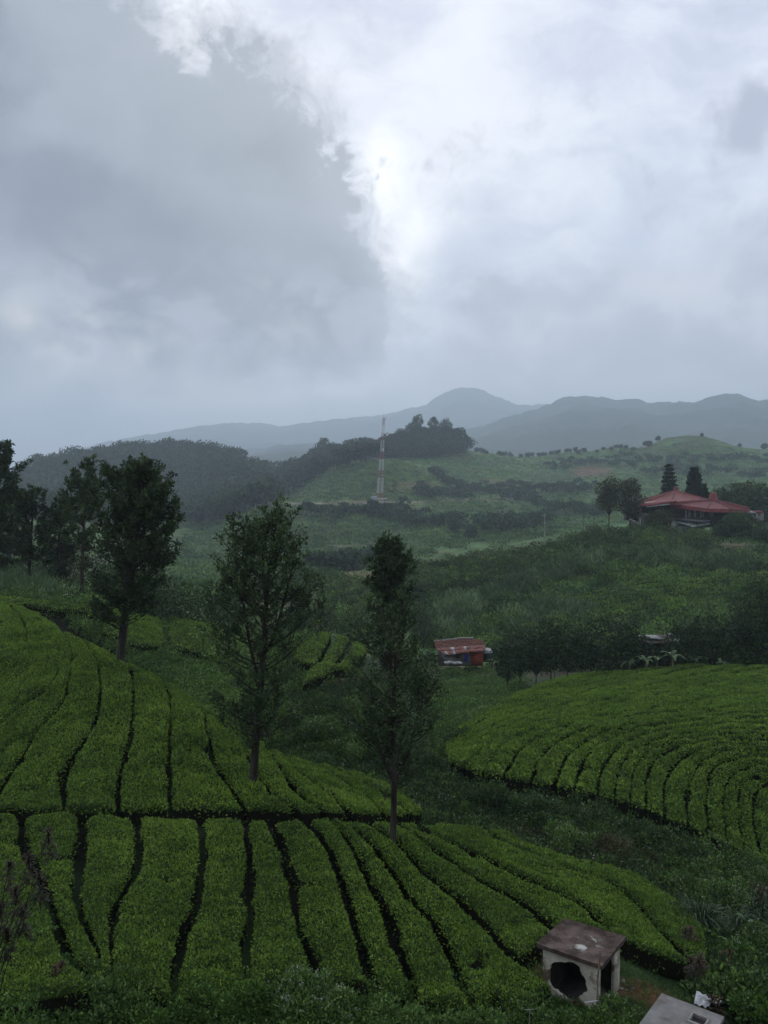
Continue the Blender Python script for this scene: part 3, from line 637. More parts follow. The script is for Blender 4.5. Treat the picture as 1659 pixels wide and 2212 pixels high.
M_RED = leaf_mat('ti_leaf', (.014, .009, .007), (.040, .022, .013), (.13, .065, .026), .15, .6, .2)
M_TID = leaf_mat('dark_ti_leaf', (.010, .012, .006), (.024, .022, .012), (.07, .045, .02), .15, .6, .2)
M_BAN = leaf_mat('banana_leaf', (.03, .06, .02), (.06, .115, .035), (.15, .23, .06), .3, .4, .4)
M_CONIF = leaf_mat('conifer_needle', (.010, .022, .012), (.018, .036, .020), (.035, .06, .03), .08, .6, .2)
M_FAR = leaf_mat('far_leaf', (.020, .036, .018), (.034, .060, .028), (.058, .095, .038), .1, .7, .15)
M_WOOD = leaf_mat('wood_leaf', (.012, .022, .010), (.022, .040, .018), (.042, .070, .028), .1, .7, .15)
M_CLUMP = leaf_mat('clump_grass', (.014, .030, .012), (.032, .062, .026), (.085, .135, .06), .2, .6, .2)
def rdir(rng, n): return unit(rng.normal(size=(n, 3)))
def silver_oak(base, H, prof, seed, label, nb=70, top=(0, 0), clear=.2, leaf=.24, dens=1.0, cat='tree', group=None, leaders=(), trunk_r=.16, mat=None, Y=None, bare=0.0, tintb=0.0):
    """prof: list of (relative height, radius m). top: x/y offset of the tip; leaders: (h0, dx, dy, h1)"""
    rng = np.random.default_rng(seed); t = thing('silver_oak_tree', base, label, cat, group)
    ph = np.array([p[0] for p in prof]); pr = np.array([p[1] for p in prof])
    hs = np.linspace(0, 1, 14)
    def trunk(h):
        h = np.asarray(h, float); return np.stack([top[0]*h**1.3 + .10*np.sin(h*7+seed)*h, top[1]*h**1.3 + .1*np.cos(h*5+seed)*h, h*H], -1)
    W_ = MB(); tp = trunk(hs); tp[0, 2] = -.9; W_.tube(tp, trunk_r*(1-hs)**.8+.018, 8)
    axes = [(trunk, 0.0, 1.0)]
    for (h0, dx, dy, h1) in leaders:
        p0 = trunk(h0)
        def ldr(h, p0=p0, dx=dx, dy=dy, h0=h0, h1=h1):
            q = np.clip((np.asarray(h)-h0)/(h1-h0), 0, 1); return np.stack([p0[0]+dx*q**.7, p0[1]+dy*q**.7, p0[2]+(h1-h0)*H*q], -1)
        W_.tube(ldr(np.linspace(h0, h1, 8)), np.linspace(trunk_r*.55, .015, 8), 6); axes.append((ldr, h0, h1))
    C, A, TT, LL = [], [], [], []
    for b in range(nb):
        ax, a0, a1 = axes[0] if (len(axes) == 1 or rng.random() < .62) else axes[rng.integers(1, len(axes))]
        h = rng.uniform(max(clear, a0+.04), a1*.985); h = h if a0 == 0 else rng.uniform(max(clear, a0+(a1-a0)*.3), a1*.99)
        R = np.interp(h, ph, pr) if a0 == 0 else min(np.interp(h, ph, pr), .35 + (a1-h)*H*.45)
        az = b*2.39996 + rng.uniform(-.5, .5); ln = R*rng.choice([.55, .8, 1.0, 1.22], p=[.25, .3, .3, .15])*rng.uniform(.85, 1.1) + .1
        rise = rng.uniform(.35, .8) + h*.55; p0 = ax(h-min(.06, ln*rise*.45/H*.5))
        d = np.array([math.cos(az), math.sin(az), 0]); q = np.linspace(0, 1, 6)
        sag = (1-h)*.35
        pts = p0 + d*(q[:, None]*ln) + np.array([0, 0, 1.])*((rise*ln*(q**1.4))-sag*ln*q*.6)[:, None]
        W_.tube(pts, np.linspace(.014+ln*.013, .006, 6), 4, cap=False)
        ncl = max(2, int(ln*4.6*dens*(1-bare*rng.random()))); qs = rng.uniform(.18 if ln < 1.2 else .3, 1.0, ncl)**.75
        for qq in qs:
            pp = np.array([np.interp(qq, q, pts[:, k]) for k in range(3)]); off = rng.normal(size=3)*(.07+.13*ln*(1-qq*.5))*.7; off[2] = abs(off[2])*.9
            pc = pp+off; nlf = rng.integers(11, 19); s_ = .13+.08*rng.random()
            up = unit((d*.55+np.array([0, 0, .9])+rng.normal(size=3)*.3)[None])[0]
            dirs = unit(rdir(rng, nlf)*.85+up*.75); C.append(pc + up*rng.uniform(-.1, .28, (nlf, 1)) + dirs*s_*.2); A.append(dirs)
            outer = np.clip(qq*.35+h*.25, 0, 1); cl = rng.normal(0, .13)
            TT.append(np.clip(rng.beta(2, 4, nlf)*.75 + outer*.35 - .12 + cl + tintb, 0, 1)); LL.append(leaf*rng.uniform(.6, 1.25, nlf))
    for ax, a0, a1 in axes:          # pointed tips
        for k in range(26):
            h = a1 - rng.random()*.09; pc = ax(min(h, a1)) + rng.normal(size=3)*np.array([.16, .16, .1]); nlf = 12
            dirs = unit(rdir(rng, nlf)*.7+np.array([0, 0, .9])); C.append(np.repeat(pc[None], nlf, 0)); A.append(dirs); TT.append(np.clip(rng.beta(2, 3, nlf)*.8+.12+tintb, 0, 1)); LL.append(leaf*rng.uniform(.6, 1.1, nlf))
    C = np.vstack(C); A = np.vstack(A); L_ = np.concatenate(LL)
    F_ = MB(); F_.leaves(C, A, L_, L_*rng.uniform(.26, .42, len(L_)), np.concatenate(TT), 0, rng, .1)
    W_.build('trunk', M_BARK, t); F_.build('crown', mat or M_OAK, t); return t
def crown_blobs(rng, H, R, hb, nbl, flat=.8, irregular=.35):
    """centres and radii of leaf clumps filling an uneven crown"""
    out = []
    for i in range(nbl):
        h = (i+.5)/nbl; a = i*2.4+rng.uniform(-.6, .6); r = R*math.sqrt(max(.05, 1-(2*h-1)**2))*rng.uniform(.35, .85)
        out.append((np.array([r*math.cos(a), r*math.sin(a), hb+(H-hb)*(.12+.78*h)*1.0]), R*rng.uniform(.28, .28+irregular)))
    return out
def broad_tree(base, H, R, seed, label, hb=.35, nbl=14, nl=160, leaf=.3, mat=None, name='broadleaf_tree', cat='tree', group=None, flat=.75, wood=True, trunk_r=None, lean=0.0, asp=.5):
    rng = np.random.default_rng(seed); t = thing(name, base, label, cat, group); H = max(H, 1.5)
    hb = hb*H; bl = crown_blobs(rng, H, R, hb, nbl, flat); H = max(H, 1.5); r0 = trunk_r or .03*H**.9
    F_ = MB(); W_ = MB()
    fork = hb*.75
    W_.tube([(0, 0, -1), (.05*H*lean, 0, fork*.5), (.1*H*lean, 0, fork)], [r0, r0*.8, r0*.6], 7)
    for c, r in bl:
        c[0] += lean*H*.12
        if wood: W_.tube([(lean*.1*H, 0, fork), (lean*.1*H*.5+c[0]*.5, c[1]*.5, fork*.45+c[2]*.5), tuple(c)], [r0*.45, r0*.28, r0*.1], 4, cap=False)
        n = int(nl*(r/R)**2*6); d = rdir(rng, n); d[:, 2] = d[:, 2]*flat
        rr = r*rng.uniform(.55, 1.08, n)**.7; p = c + d*rr[:, None]; ax = unit(d*.6 + rdir(rng, n)*.8+np.array([0, 0, .2])); Lf = leaf*rng.uniform(.6, 1.3, n)
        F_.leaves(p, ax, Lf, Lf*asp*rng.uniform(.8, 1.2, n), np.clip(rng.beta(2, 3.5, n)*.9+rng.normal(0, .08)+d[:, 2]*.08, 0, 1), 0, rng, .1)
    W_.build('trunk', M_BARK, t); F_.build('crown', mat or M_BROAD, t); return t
def conifer(base, H, R, seed, label, columnar=False, group=None):
    rng = np.random.default_rng(seed); t = thing('conifer_tree', base, label, 'tree', group)
    W_ = MB(); W_.tube([(0, 0, -1), (0, 0, H*.5), (0, 0, H)], [H*.018, H*.012, .03], 6); F_ = MB()
    nw = 15 if not columnar else 26
    for k in range(nw):
        h = .12+.86*(k/(nw-1)); r = R*((1-h)*1.05+.06) if not columnar else R*min(1, (1-h)*4+.25)*rng.uniform(.7, 1.1)
        nb = 8 if not columnar else 7
        for b in range(nb):
            a = b*2*math.pi/nb + k*.4 + rng.uniform(-.15, .15); ln = r*rng.uniform(.8, 1.1); n = max(8, int(ln*(34 if not columnar else 46)))
            q = rng.random(n)**.7; rise = (.12 if not columnar else .8)
            p = np.c_[np.cos(a)*q*ln, np.sin(a)*q*ln, h*H+q*ln*rise+q**3*ln*.25] + rng.normal(size=(n, 3))*np.array([.16, .16, .07])*(H/12)
            if not columnar and b % 2 == 0: W_.tube([(0, 0, h*H), (math.cos(a)*ln, math.sin(a)*ln, h*H+ln*rise)], [.05, .02], 4, cap=False)
            ax = unit(np.array([math.cos(a), math.sin(a), .5])+rdir(rng, n)*.7); F_.leaves(p, ax, .55*H/12, .28*H/12, np.clip(rng.beta(2, 4, n)+.05, 0, 1), 0, rng)
    W_.build('trunk', M_BARK, t); F_.build('crown', M_CONIF, t); return t
def shrub(base, R, H, seed, label, mat=None, leaf=.11, n=1500, flowers=0, name='shrub', group=None, cat='shrub', ncl=16, asp=.5, petal=None, dark_core=True, grow=.35):
    """mound of leafy shoots; one mesh, flowers share it"""
    rng = np.random.default_rng(seed); F_ = MB(); top = []
    for k in range(ncl):
        a = rng.uniform(0, 6.283); q = math.sqrt(rng.random()); c = np.array([math.cos(a)*q*R*.75, math.sin(a)*q*R*.75, H*rng.uniform(.3, .78)*(1-.45*q*q)]); r = R*rng.uniform(.22, .42)
        m = n//ncl; d = rdir(rng, m); d[:, 2] = np.abs(d[:, 2])*1.1-.25; d = unit(d)
        p = c+d*(r*rng.uniform(.45, 1.05, m)**.6)[:, None]*np.array([1, 1, H/R*.6+.3]); ax = unit(d*.5+rdir(rng, m)*.8+np.array([0, 0, grow])); Lf = leaf*rng.uniform(.6, 1.35, m)
        F_.leaves(p, ax, Lf, Lf*asp*rng.uniform(.8, 1.2, m), np.clip(rng.beta(2, 3, m)+rng.normal(0, .09)+d[:, 2]*.1, 0, 1), 0, rng, .12); top.append(p[d[:, 2] > .45])
    for k in range(ncl):
        a = rng.uniform(0, 6.283); F_.tube([(math.cos(a)*.15*R, math.sin(a)*.15*R, -.6), (math.cos(a)*.6*R, math.sin(a)*.6*R, H*rng.uniform(.4, .7))], [.02, .01], 3, .1, 2, cap=False)
    # a dark heart of twigs and shaded leaves so the mound is not see-through
    if flowers:
        T = np.vstack(top); i = rng.choice(len(T), min(flowers, len(T)), replace=False); c = T[i]+np.array([0, 0, .05])
        for k in range(6):
            F_.leaves(c+rng.normal(size=c.shape)*.025, unit(rdir(rng, len(c))*.5+np.array([0, 0, .5])), leaf*.32, leaf*.3, .6, 1, rng)
    o = F_.build(name, [mat or M_WEED, petal or M_PETAL, M_BARK], loc=base); tag(o, label, cat, group); return o
def blade(F_, p0, az, ln, w, droop, rise, tint, seg=6, mat=0, twist=0.0):
    q = np.linspace(0, 1, seg+1); d = np.array([math.cos(az), math.sin(az), 0]); s_ = np.array([-math.sin(az), math.cos(az), 0])
    c = np.array(p0) + d*(ln*(q*math.cos(rise)+q**2*.25))[:, None] + np.array([0, 0, 1.])*(ln*(q*math.sin(rise)-droop*q**2.2))[:, None]
    wd = w*np.abs(np.sin(np.pi*(q*.92+.06)))**.7; wd[-1] = .002
    ed = np.array([0, 0, 1.])*(wd*.18)[:, None]
    l = c+s_*wd[:, None]/2+ed; r = c-s_*wd[:, None]/2+ed; v = np.stack([l, c, r], 1).reshape(-1, 3)
    f = []
    for i in range(seg): f += [(3*i, 3*i+1, 3*i+4, 3*i+3), (3*i+1, 3*i+2, 3*i+5, 3*i+4)]
    F_.add(v, f, tint, mat)
def banana(base, H, seed, label, nleaf=7, group='banana plants by the far shed', yellow=False):
    rng = np.random.default_rng(seed); t = thing('banana_plant', base, label, 'banana plant', group)
    s_ = MB(); hs = H*.5; s_.tube([(0, 0, -.8), (.03, 0, hs*.5), (0, .03, hs)], [H*.045, H*.035, H*.025], 7); s_.build('stem', M_BARK2, t)
    for k in range(nleaf):
        F_ = MB(); blade(F_, (0, 0, hs*.95), k*2.4+rng.uniform(-.4, .4), H*rng.uniform(.42, .6), H*.13, rng.uniform(.35, 1.0), rng.uniform(.9, 1.35), np.clip(rng.uniform(.25, .7), 0, 1), 8); F_.build('leaf', M_BAN, t)
    return t
M_BARK2 = rough_mat('banana_stem', (.09, .11, .05), (.15, .15, .07), 5, .7)
def ti_plant(base, H, seed, label, heads=3, leaf=.38, group=None, mat=None, spread=.35, nlf=34, col=1.1, tips=None):
    rng = np.random.default_rng(seed); t = thing('ti_plant', base, label, 'plant', group); W_ = MB(); F_ = MB()
    for h in range(heads if tips is None else len(tips)):
        a = rng.uniform(0, 6.28); tip = np.array(tips[h]) if tips is not None else np.array([math.cos(a)*spread*h/max(1, heads-1)*1.3, math.sin(a)*spread*h/max(1, heads-1)*1.3, H*(1-.16*h*rng.random())])
        W_.tube([(0, 0, -.7), (tip[0]*.4, tip[1]*.4, H*.5), tip], [.014, .008, .005], 5)
        for k in range(nlf):
            q = rng.random()**1.3; blade(F_, tip-np.array([0, 0, leaf*col*q]), k*2.4, leaf*rng.uniform(.8, 1.15), leaf*.17, rng.uniform(.3, .8)+q*.3, 1.2-q*.9, rng.uniform(.1, .95)*(1-q*.4), 5)
    W_.build('stem', M_BARK, t); F_.build('foliage', mat or M_RED, t); return t
def grass_clump(base, R, H, n, seed, label, mat=None, w=.05, group=None, name='grass_clump', cat='grass clump'):
    rng = np.random.default_rng(seed); F_ = MB()
    for k in range(n):
        a = rng.uniform(0, 6.283); q = math.sqrt(rng.random())*R; h0 = rng.uniform(.15, .75)*H
        p = (math.cos(a)*q, math.sin(a)*q, h0); blade(F_, p, a+rng.uniform(-1, 1), H*rng.uniform(.45, .7), w*rng.uniform(.7, 1.2), rng.uniform(.5, 1.1), rng.uniform(.9, 1.35), rng.uniform(.15, .95), 5)
    for k in range(n//5):
        a = rng.uniform(0, 6.283); q = math.sqrt(rng.random())*R; F_.tube([(math.cos(a)*q*.5, math.sin(a)*q*.5, -.5), (math.cos(a)*q, math.sin(a)*q, H*.8)], [.016, .01], 4, .2, cap=False)
    o = F_.build(name, mat or M_CLUMP, loc=base); tag(o, label, cat, group); return o
# ------------------------------------------------------------------ the silver oaks on the tea slope
def base_at(px, py, off=.72, ymin=20, ymax=400): return on_ground(px, py, off, ymin, ymax)
def sc(px, Y): return px/FPX*Y            # picture pixels -> metres at distance Y
def oak_px(px, py, top_px, top_py, prof_px, seed, label, off=.72, ymin=20, ymax=400, Y=None, leaders_px=(), **kw):
    b = base_at(px, py, off, ymin, ymax) if Y is None else None
    if b is None:
        u, t_ = ray(px, py); b = Vector((float(u)*Y, Y, float(gz(float(u)*Y, Y))))
    Yb = b.y; tip = P(top_px, top_py, Yb); H = tip.z-b.z
    pr = [((P(top_px, q, Yb).z-b.z)/H, sc(r, Yb)) for q, r in prof_px][::-1]
    ld = [((P(px, a, Yb).z-b.z)/H, sc(dx, Yb), dy, (P(px, c, Yb).z-b.z)/H) for a, dx, dy, c in leaders_px]
    return silver_oak(b, H, pr, seed, label, top=(tip.x-b.x, 0), leaders=ld, **kw)
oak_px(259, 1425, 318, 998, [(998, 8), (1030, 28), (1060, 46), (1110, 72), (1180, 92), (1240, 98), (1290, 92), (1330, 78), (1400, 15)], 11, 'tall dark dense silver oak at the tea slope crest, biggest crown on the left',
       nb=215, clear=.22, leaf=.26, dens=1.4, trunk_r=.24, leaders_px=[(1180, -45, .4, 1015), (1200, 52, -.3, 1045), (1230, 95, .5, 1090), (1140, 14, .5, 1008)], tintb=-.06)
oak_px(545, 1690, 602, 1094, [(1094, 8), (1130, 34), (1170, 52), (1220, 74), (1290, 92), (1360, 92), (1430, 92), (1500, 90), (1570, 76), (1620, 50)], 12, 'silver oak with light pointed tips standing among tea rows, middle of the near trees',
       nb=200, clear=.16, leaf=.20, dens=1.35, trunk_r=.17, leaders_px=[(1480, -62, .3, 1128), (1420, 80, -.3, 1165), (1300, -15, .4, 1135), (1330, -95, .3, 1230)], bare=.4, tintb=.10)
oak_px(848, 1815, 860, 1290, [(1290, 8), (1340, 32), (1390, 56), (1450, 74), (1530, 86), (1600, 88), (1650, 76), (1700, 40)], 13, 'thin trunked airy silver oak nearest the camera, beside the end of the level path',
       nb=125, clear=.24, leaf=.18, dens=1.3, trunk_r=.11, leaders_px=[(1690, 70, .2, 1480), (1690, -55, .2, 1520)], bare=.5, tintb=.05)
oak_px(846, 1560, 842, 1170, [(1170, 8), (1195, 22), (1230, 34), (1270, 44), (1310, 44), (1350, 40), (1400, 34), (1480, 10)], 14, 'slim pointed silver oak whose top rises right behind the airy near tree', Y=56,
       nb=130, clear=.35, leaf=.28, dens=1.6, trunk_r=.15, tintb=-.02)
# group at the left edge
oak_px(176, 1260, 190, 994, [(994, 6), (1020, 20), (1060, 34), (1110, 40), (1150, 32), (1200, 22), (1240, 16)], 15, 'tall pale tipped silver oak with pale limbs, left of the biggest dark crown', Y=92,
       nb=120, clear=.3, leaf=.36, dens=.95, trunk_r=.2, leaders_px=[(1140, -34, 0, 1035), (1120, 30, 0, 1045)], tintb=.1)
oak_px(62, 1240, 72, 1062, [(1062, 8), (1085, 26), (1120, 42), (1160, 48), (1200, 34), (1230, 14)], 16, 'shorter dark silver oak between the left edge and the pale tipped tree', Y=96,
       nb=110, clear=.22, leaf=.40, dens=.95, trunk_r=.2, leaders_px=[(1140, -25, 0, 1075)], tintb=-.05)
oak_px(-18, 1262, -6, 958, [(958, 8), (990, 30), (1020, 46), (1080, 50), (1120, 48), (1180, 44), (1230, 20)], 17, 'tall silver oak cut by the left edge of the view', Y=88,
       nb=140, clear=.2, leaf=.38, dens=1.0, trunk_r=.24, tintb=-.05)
oak_px(128, 1262, 128, 1096, [(1096, 12), (1120, 26), (1160, 34), (1210, 34), (1240, 26)], 18, 'low brownish tree between the short dark oak and the pale tipped tree', Y=105, nb=90, clear=.1, leaf=.46, dens=1.0, trunk_r=.15, tintb=-.02)
oak_px(22, 1250, 18, 1088, [(1088, 12), (1120, 24), (1160, 30), (1230, 24)], 19, 'dark tree just inside the left edge behind the tall cut off oak', Y=112, nb=80, clear=.1, leaf=.5, dens=1.0, trunk_r=.15, tintb=-.08)
# dark thicket under those trees
def tbase(px, Y): 
    u, _ = ray(px, 1250); x = float(u)*Y; return Vector((x, Y, float(gz(x, Y))))
for k, (px, Y, h, r, m, lb) in enumerate([
  (232, 86, 3.0, 2.2, M_BROAD, 'dark round bush tree left behind the big dark oak trunk'), (330, 84, 4.2, 2.6, M_BROAD, 'dark bush tree right behind the big dark oak trunk'),
  (385, 96, 4.4, 2.6, M_BROAD, 'bush tree beside the small grey roof in the gap'), (280, 100, 6.0, 3.0, M_BROAD, 'dark tree hidden low behind the big dark oak'),
  (150, 118, 6, 3.4, M_OLIVE, 'brownish bush tree under the pale tipped oak'), (95, 118, 5.5, 3.2, M_BROAD, 'dark bush tree between the two left trunks'),
  (460, 90, 4.5, 2.6, M_BROAD, 'round green bush tree left behind the middle oak'), (505, 96, 5, 2.8, M_BROAD, 'dark bush tree right behind the middle oak trunk'), (215, 120, 6, 3.4, M_OLIVE, 'olive bush tree behind the gap of the left oaks'),
  (700, 125, 5.2, 2.8, M_BROAD, 'dark pointed bush tree above the mound right of the middle oak'), (915, 150, 6.5, 2.6, M_BROAD, 'dark bush tree beside the red earth cut'),
  (30, 125, 6, 3.6, M_BROAD, 'dark bush tree low at the left edge'), (905, 92, 4.2, 2.2, M_BROAD, 'dark bush tree left of the rusty roofed house'), (780, 92, 3.8, 2.2, M_BROAD, 'bush tree in front of the slim pointed oak'), (640, 100, 4, 2.4, M_BROAD, 'bush tree behind the middle oak on its right')]):
    broad_tree(tbase(px, Y), h, r, 100+k, lb, hb=.12, nbl=14, nl=95, leaf=.34, mat=m, flat=.85)
# ------------------------------------------------------------------ trees round the hilltop restaurant
def hill_tree(px, Y, h, r, seed, lb, **kw): return broad_tree(tbase(px, Y), h, r, seed, lb, **kw)
def htop(px, Y, py): b = tbase(px, Y); return P(px, py, Y).z-b.z
Y0 = 252
b = tbase(1314, 247); H = htop(1314, 247, 1034); broad_tree(b, H, 4.0, 201, 'olive crowned tree left of the red roof, thinner of the pair', hb=.36, nbl=20, nl=90, leaf=.65, mat=M_OLIVE, trunk_r=.22)
H = htop(1359, 249, 1031); broad_tree(tbase(1359, 249), H, 3.7, 202, 'dark dense tree touching the left end of the red roof', hb=.22, nbl=22, nl=100, leaf=.65, mat=M_OLIVE, trunk_r=.3)
conifer(tbase(1442, 278), htop(1442, 278, 1004), 4.0, 203, 'tiered dark conifer behind the left red roof peak')
conifer(tbase(1496, 276), htop(1496, 276, 1013), 1.5, 204, 'narrow columnar conifer between the two red roof peaks', columnar=True)
conifer(tbase(1514, 280), htop(1514, 280, 1048), 1.4, 205, 'short conifer just right of the columnar one', columnar=True)
for k, (px, Y, py, r, m, lb) in enumerate([
  (1552, 285, 1052, 3.6, M_BROAD, 'dark tree behind the right red roof peak'), (1585, 282, 1040, 4.2, M_BROAD, 'olive tree behind the right slope of the red roof'), (1612, 290, 1036, 4.2, M_OLIVE, 'rounded tree right behind the red roof end'),
  (1640, 280, 1042, 4.6, M_BROAD, 'big dark tree at the right edge behind the restaurant'), (1670, 288, 1044, 4.6, M_BROAD, 'dark tree cut by the right edge behind the restaurant')]):
    broad_tree(tbase(px, Y), htop(px, Y, py), r, 210+k, lb, hb=.15, nbl=20, nl=70, leaf=.8, mat=m)
H = htop(1592, 238, 1116); broad_tree(tbase(1592, 238), H, 4.8, 220, 'wide dark spreading tree in front of the right end of the red roof', hb=.08, nbl=34, nl=120, leaf=.6, mat=M_BROAD, flat=.7)
broad_tree(tbase(1556, 236), htop(1556, 236, 1135), 1.9, 221, 'smaller dark bush tree in front of the grey awning', hb=.05, nbl=16, nl=90, leaf=.55)
broad_tree(tbase(1425, 241), htop(1425, 241, 1103), 2.5, 222, 'vine covered bush in front of the dark veranda', hb=.05, nbl=16, nl=80, leaf=.5, mat=M_OLIVE)
broad_tree(tbase(1402, 243), htop(1402, 243, 1112), 1.4, 223, 'narrow bush beside the stone wall of the restaurant', hb=.05, nbl=12, nl=60, leaf=.5)
broad_tree(tbase(1655, 225), 4.2, 3.4, 224, 'dark bush at the right edge below the restaurant', hb=.05, nbl=16, nl=90, leaf=.55)
# tall dark trees at the right edge above the tea
for k, (px, Y, py, r, lb) in enumerate([(1650, 100, 1236, 2.9, 'tall dark tree cut by the right edge above the tea'), (1618, 106, 1315, 2.4, 'dark tree left of the tall one at the right edge'), (1700, 96, 1260, 3, 'dark tree just outside the right edge')]):
    broad_tree(tbase(px, Y), htop(px, Y, py), r, 230+k, lb, hb=.1, nbl=26, nl=130, leaf=.34)
# row of small umbrella crowned trees along the far edge of the right tea field
ROWT = [(1098,96,1385,1.8),(1125,98,1352,2.3),(1160,97,1360,2.0),(1192,99,1340,2.6),(1228,97,1352,2.3),(1258,100,1362,2.0),(1285,98,1334,2.7),(1318,97,1328,2.8),(1352,99,1340,2.4),(1385,98,1368,1.8),(1440,96,1400,1.5),(1478,97,1352,2.4),(1508,99,1330,2.8),(1545,98,1336,2.7),(1582,100,1350,2.4)]
WHERE = ['leftmost','second','third','fourth','fifth','sixth','seventh','eighth','ninth','tenth','eleventh','twelfth','thirteenth','fourteenth','last']
for k, (px, Y, py, r) in enumerate(ROWT):
    broad_tree(tbase(px, Y), htop(px, Y, py), r, 250+k, f'dark feathery tree beyond the tea, {WHERE[k]} of its row from the left', hb=.2, nbl=11, nl=75, leaf=.38, flat=.6, mat=M_ROW, group='dark trees along the far edge of the tea', trunk_r=.09, asp=.4)
# the bananas in front of the far shed
for k, (px, Y, h, lb) in enumerate([(1362, 95, 2.6, 'banana plant left of the shed, small drooping leaves'), (1398, 94, 3.0, 'banana plant in front of the left end of the dark shed'), (1422, 94.5, 2.9, 'banana plant with a pale yellow hanging leaf before the shed'), (1456, 93, 3.6, 'tallest banana plant with an upright new leaf before the shed'), (1505, 94, 2.5, 'banana plant right of the dark shed'), (1065, 124, 2.6, 'small banana plant beside the right end of the rusty roof'), (1200, 97, 2.0, 'low banana plant under the dark trees'), (1560, 93, 2.0, 'banana plant low in the dark trees on the right')]):
    banana(tbase(px, Y), h, 300+k, lb, group=None)
# ------------------------------------------------------------------ ground-covering scrub, grass and weeds
def region_pts(poly, n, rng, off=0.0, ymin=20, ymax=1400, world=False, cell=6):
    """world points on the ground seen inside a picture polygon"""
    a = np.array(poly, float); lo = a.min(0); hi = a.max(0); p = rng.uniform(lo, hi, (int(n*2.2)+50, 2)); p = p[in_poly(p[:, 0], p[:, 1], poly)][:n]
    w = hit(p[:, 0], p[:, 1], off, ymin, ymax); ok = ~np.isnan(w[:, 0]); w = w[ok]; return np.c_[w, gz(w[:, 0], w[:, 1])]
BARE = [(1275,1018,50,9),(905,1050,50,10),(800,1086,90,4),(640,1089,90,3),(1065,1040,36,4),(1410,967,20,4),(870,1100,45,6),(760,1181,70,3),(1290,1001,110,2),(902,1316,9,12),(1045,1180,38,6),(965,1190,30,5),(765,1240,34,8),(1585,1182,50,7),(1475,1162,45,5),(800,1250,20,10)]
def clear_bare(pts):
    px, py = project(pts[:, 0], pts[:, 1], pts[:, 2]); k = np.ones(len(pts), bool)
    for a, b, c, d in BARE: k &= ((px-a)/c)**2 + ((py-b)/d)**2 > .8 + .6*vnoise(pts[:, 0]/6, pts[:, 1]/6, 5)
    return pts[k]
def scatter(name, label, pts, rng, r, h, per, leaf, mat, flowers=0.0, asp=.5, up=.4, size_by_dist=True, mats=None):
    if pts[:, 1].mean() > 110: pts = clear_bare(pts)
    pts = pts[~((np.abs(pts[:, 0]-5.65) < 1.25) & (np.abs(pts[:, 1]-26.6) < 1.35))]        # nothing grows inside the hut
    F_ = MB(); n = len(pts); Y = pts[:, 1]
    big = 1 + ramp(Y.mean(), 90, 150)*1.0; cl = fbm(pts[:, 0]/3.5/big, pts[:, 1]/3.5/big, 81, 3)
    rr = r*rng.uniform(.5, 1.4, n)*(1+cl); hh = h*rng.uniform(.5, 1.3, n)*(1+1.5*cl)
    i = np.repeat(np.arange(n), per); m = len(i); d = rdir(rng, m); d[:, 2] = np.abs(d[:, 2])
    q = rng.uniform(.5, 1.0, m)**.5
    p = pts[i]+d*np.c_[rr[i]*q, rr[i]*q, hh[i]*q]; Lf = leaf*rng.uniform(.6, 1.3, m)*(rr[i]/r)**.4
    tb = rng.normal(0, .13*big, n)+cl*.5*big**1.5
    F_.leaves(p, unit(d*.5+rdir(rng, m)*.8+np.array([0, 0, up])), Lf, Lf*asp, np.clip(rng.beta(2, 3, m)+tb[i]+(d[:, 2]-.5)*.12, 0, 1), 0, rng, .1)
    if flowers:
        k = rng.random(n) < flowers; c = pts[k]+np.c_[rng.normal(size=(k.sum(), 2))*r*.3, hh[k]*1.02]
        j = np.repeat(np.arange(len(c)), 7); cj = c[j] + rng.normal(size=(len(j), 3))*np.array([1, 1, .3])*leaf*1.2
        F_.leaves(cj, unit(rdir(rng, len(j))*.6+np.array([0, 0, .4])), leaf*.4, leaf*.35, .6, 1, rng)
    o = F_.build(name, [mat, M_PETAL]); tag(o, label, kind='stuff'); return o
R1 = np.random.default_rng(5)
VALLEY = [(640,1480),(560,1590),(640,1640),(760,1705),(880,1765),(960,1790),(1100,1830),(1240,1880),(1380,1920),(1460,2000),(1490,2080),(1560,2212),(1659,2212),(1700,1860),(1560,1830),(1400,1800),(1290,1740),(1130,1700),(990,1700),(960,1640),(930,1560),(1000,1500),(1090,1470),(1080,1440),(900,1440),(800,1440),(700,1470)]
scatter('valley_weeds', 'tangled green weeds filling the gully between the tea fields', region_pts(VALLEY, 6500, R1, .5, 27, 130), R1, .5, .55, 22, .15, M_GULLY, .012)
scatter('dry_weeds', 'brownish dead weeds on the gully bank', region_pts([(960,1770),(1100,1800),(1250,1850),(1420,1900),(1440,1850),(1360,1810),(1250,1790),(1130,1760),(1000,1740)], 700, R1, .4, 27, 60), R1, .35, .5, 16, .12, M_DRY)
scatter('dry_weeds', 'olive brown weeds among flowers at the lower right', region_pts([(1380,1920),(1480,1900),(1659,1960),(1659,2030),(1560,2000),(1450,1960)], 500, R1, .4, 27, 60), R1, .35, .5, 16, .12, M_OLIVE)
scatter('gully_weeds', 'low weeds between the tea crest and the tea mounds', region_pts([(120,1300),(260,1395),(400,1495),(560,1620),(640,1640),(760,1640),(700,1500),(640,1430),(560,1400),(420,1330),(250,1300)], 2600, R1, .2, 40, 110), R1, .55, .45, 20, .17, M_WEED)
scatter('gully_weeds', 'thick weeds just behind the crest of the left tea slope', region_pts([(20,1300),(80,1318),(180,1372),(260,1425),(430,1535),(560,1640),(620,1620),(470,1470),(300,1350),(180,1305)], 2200, R1, .0, 50, 110), R1, .65, .7, 34, .17, M_WEED)
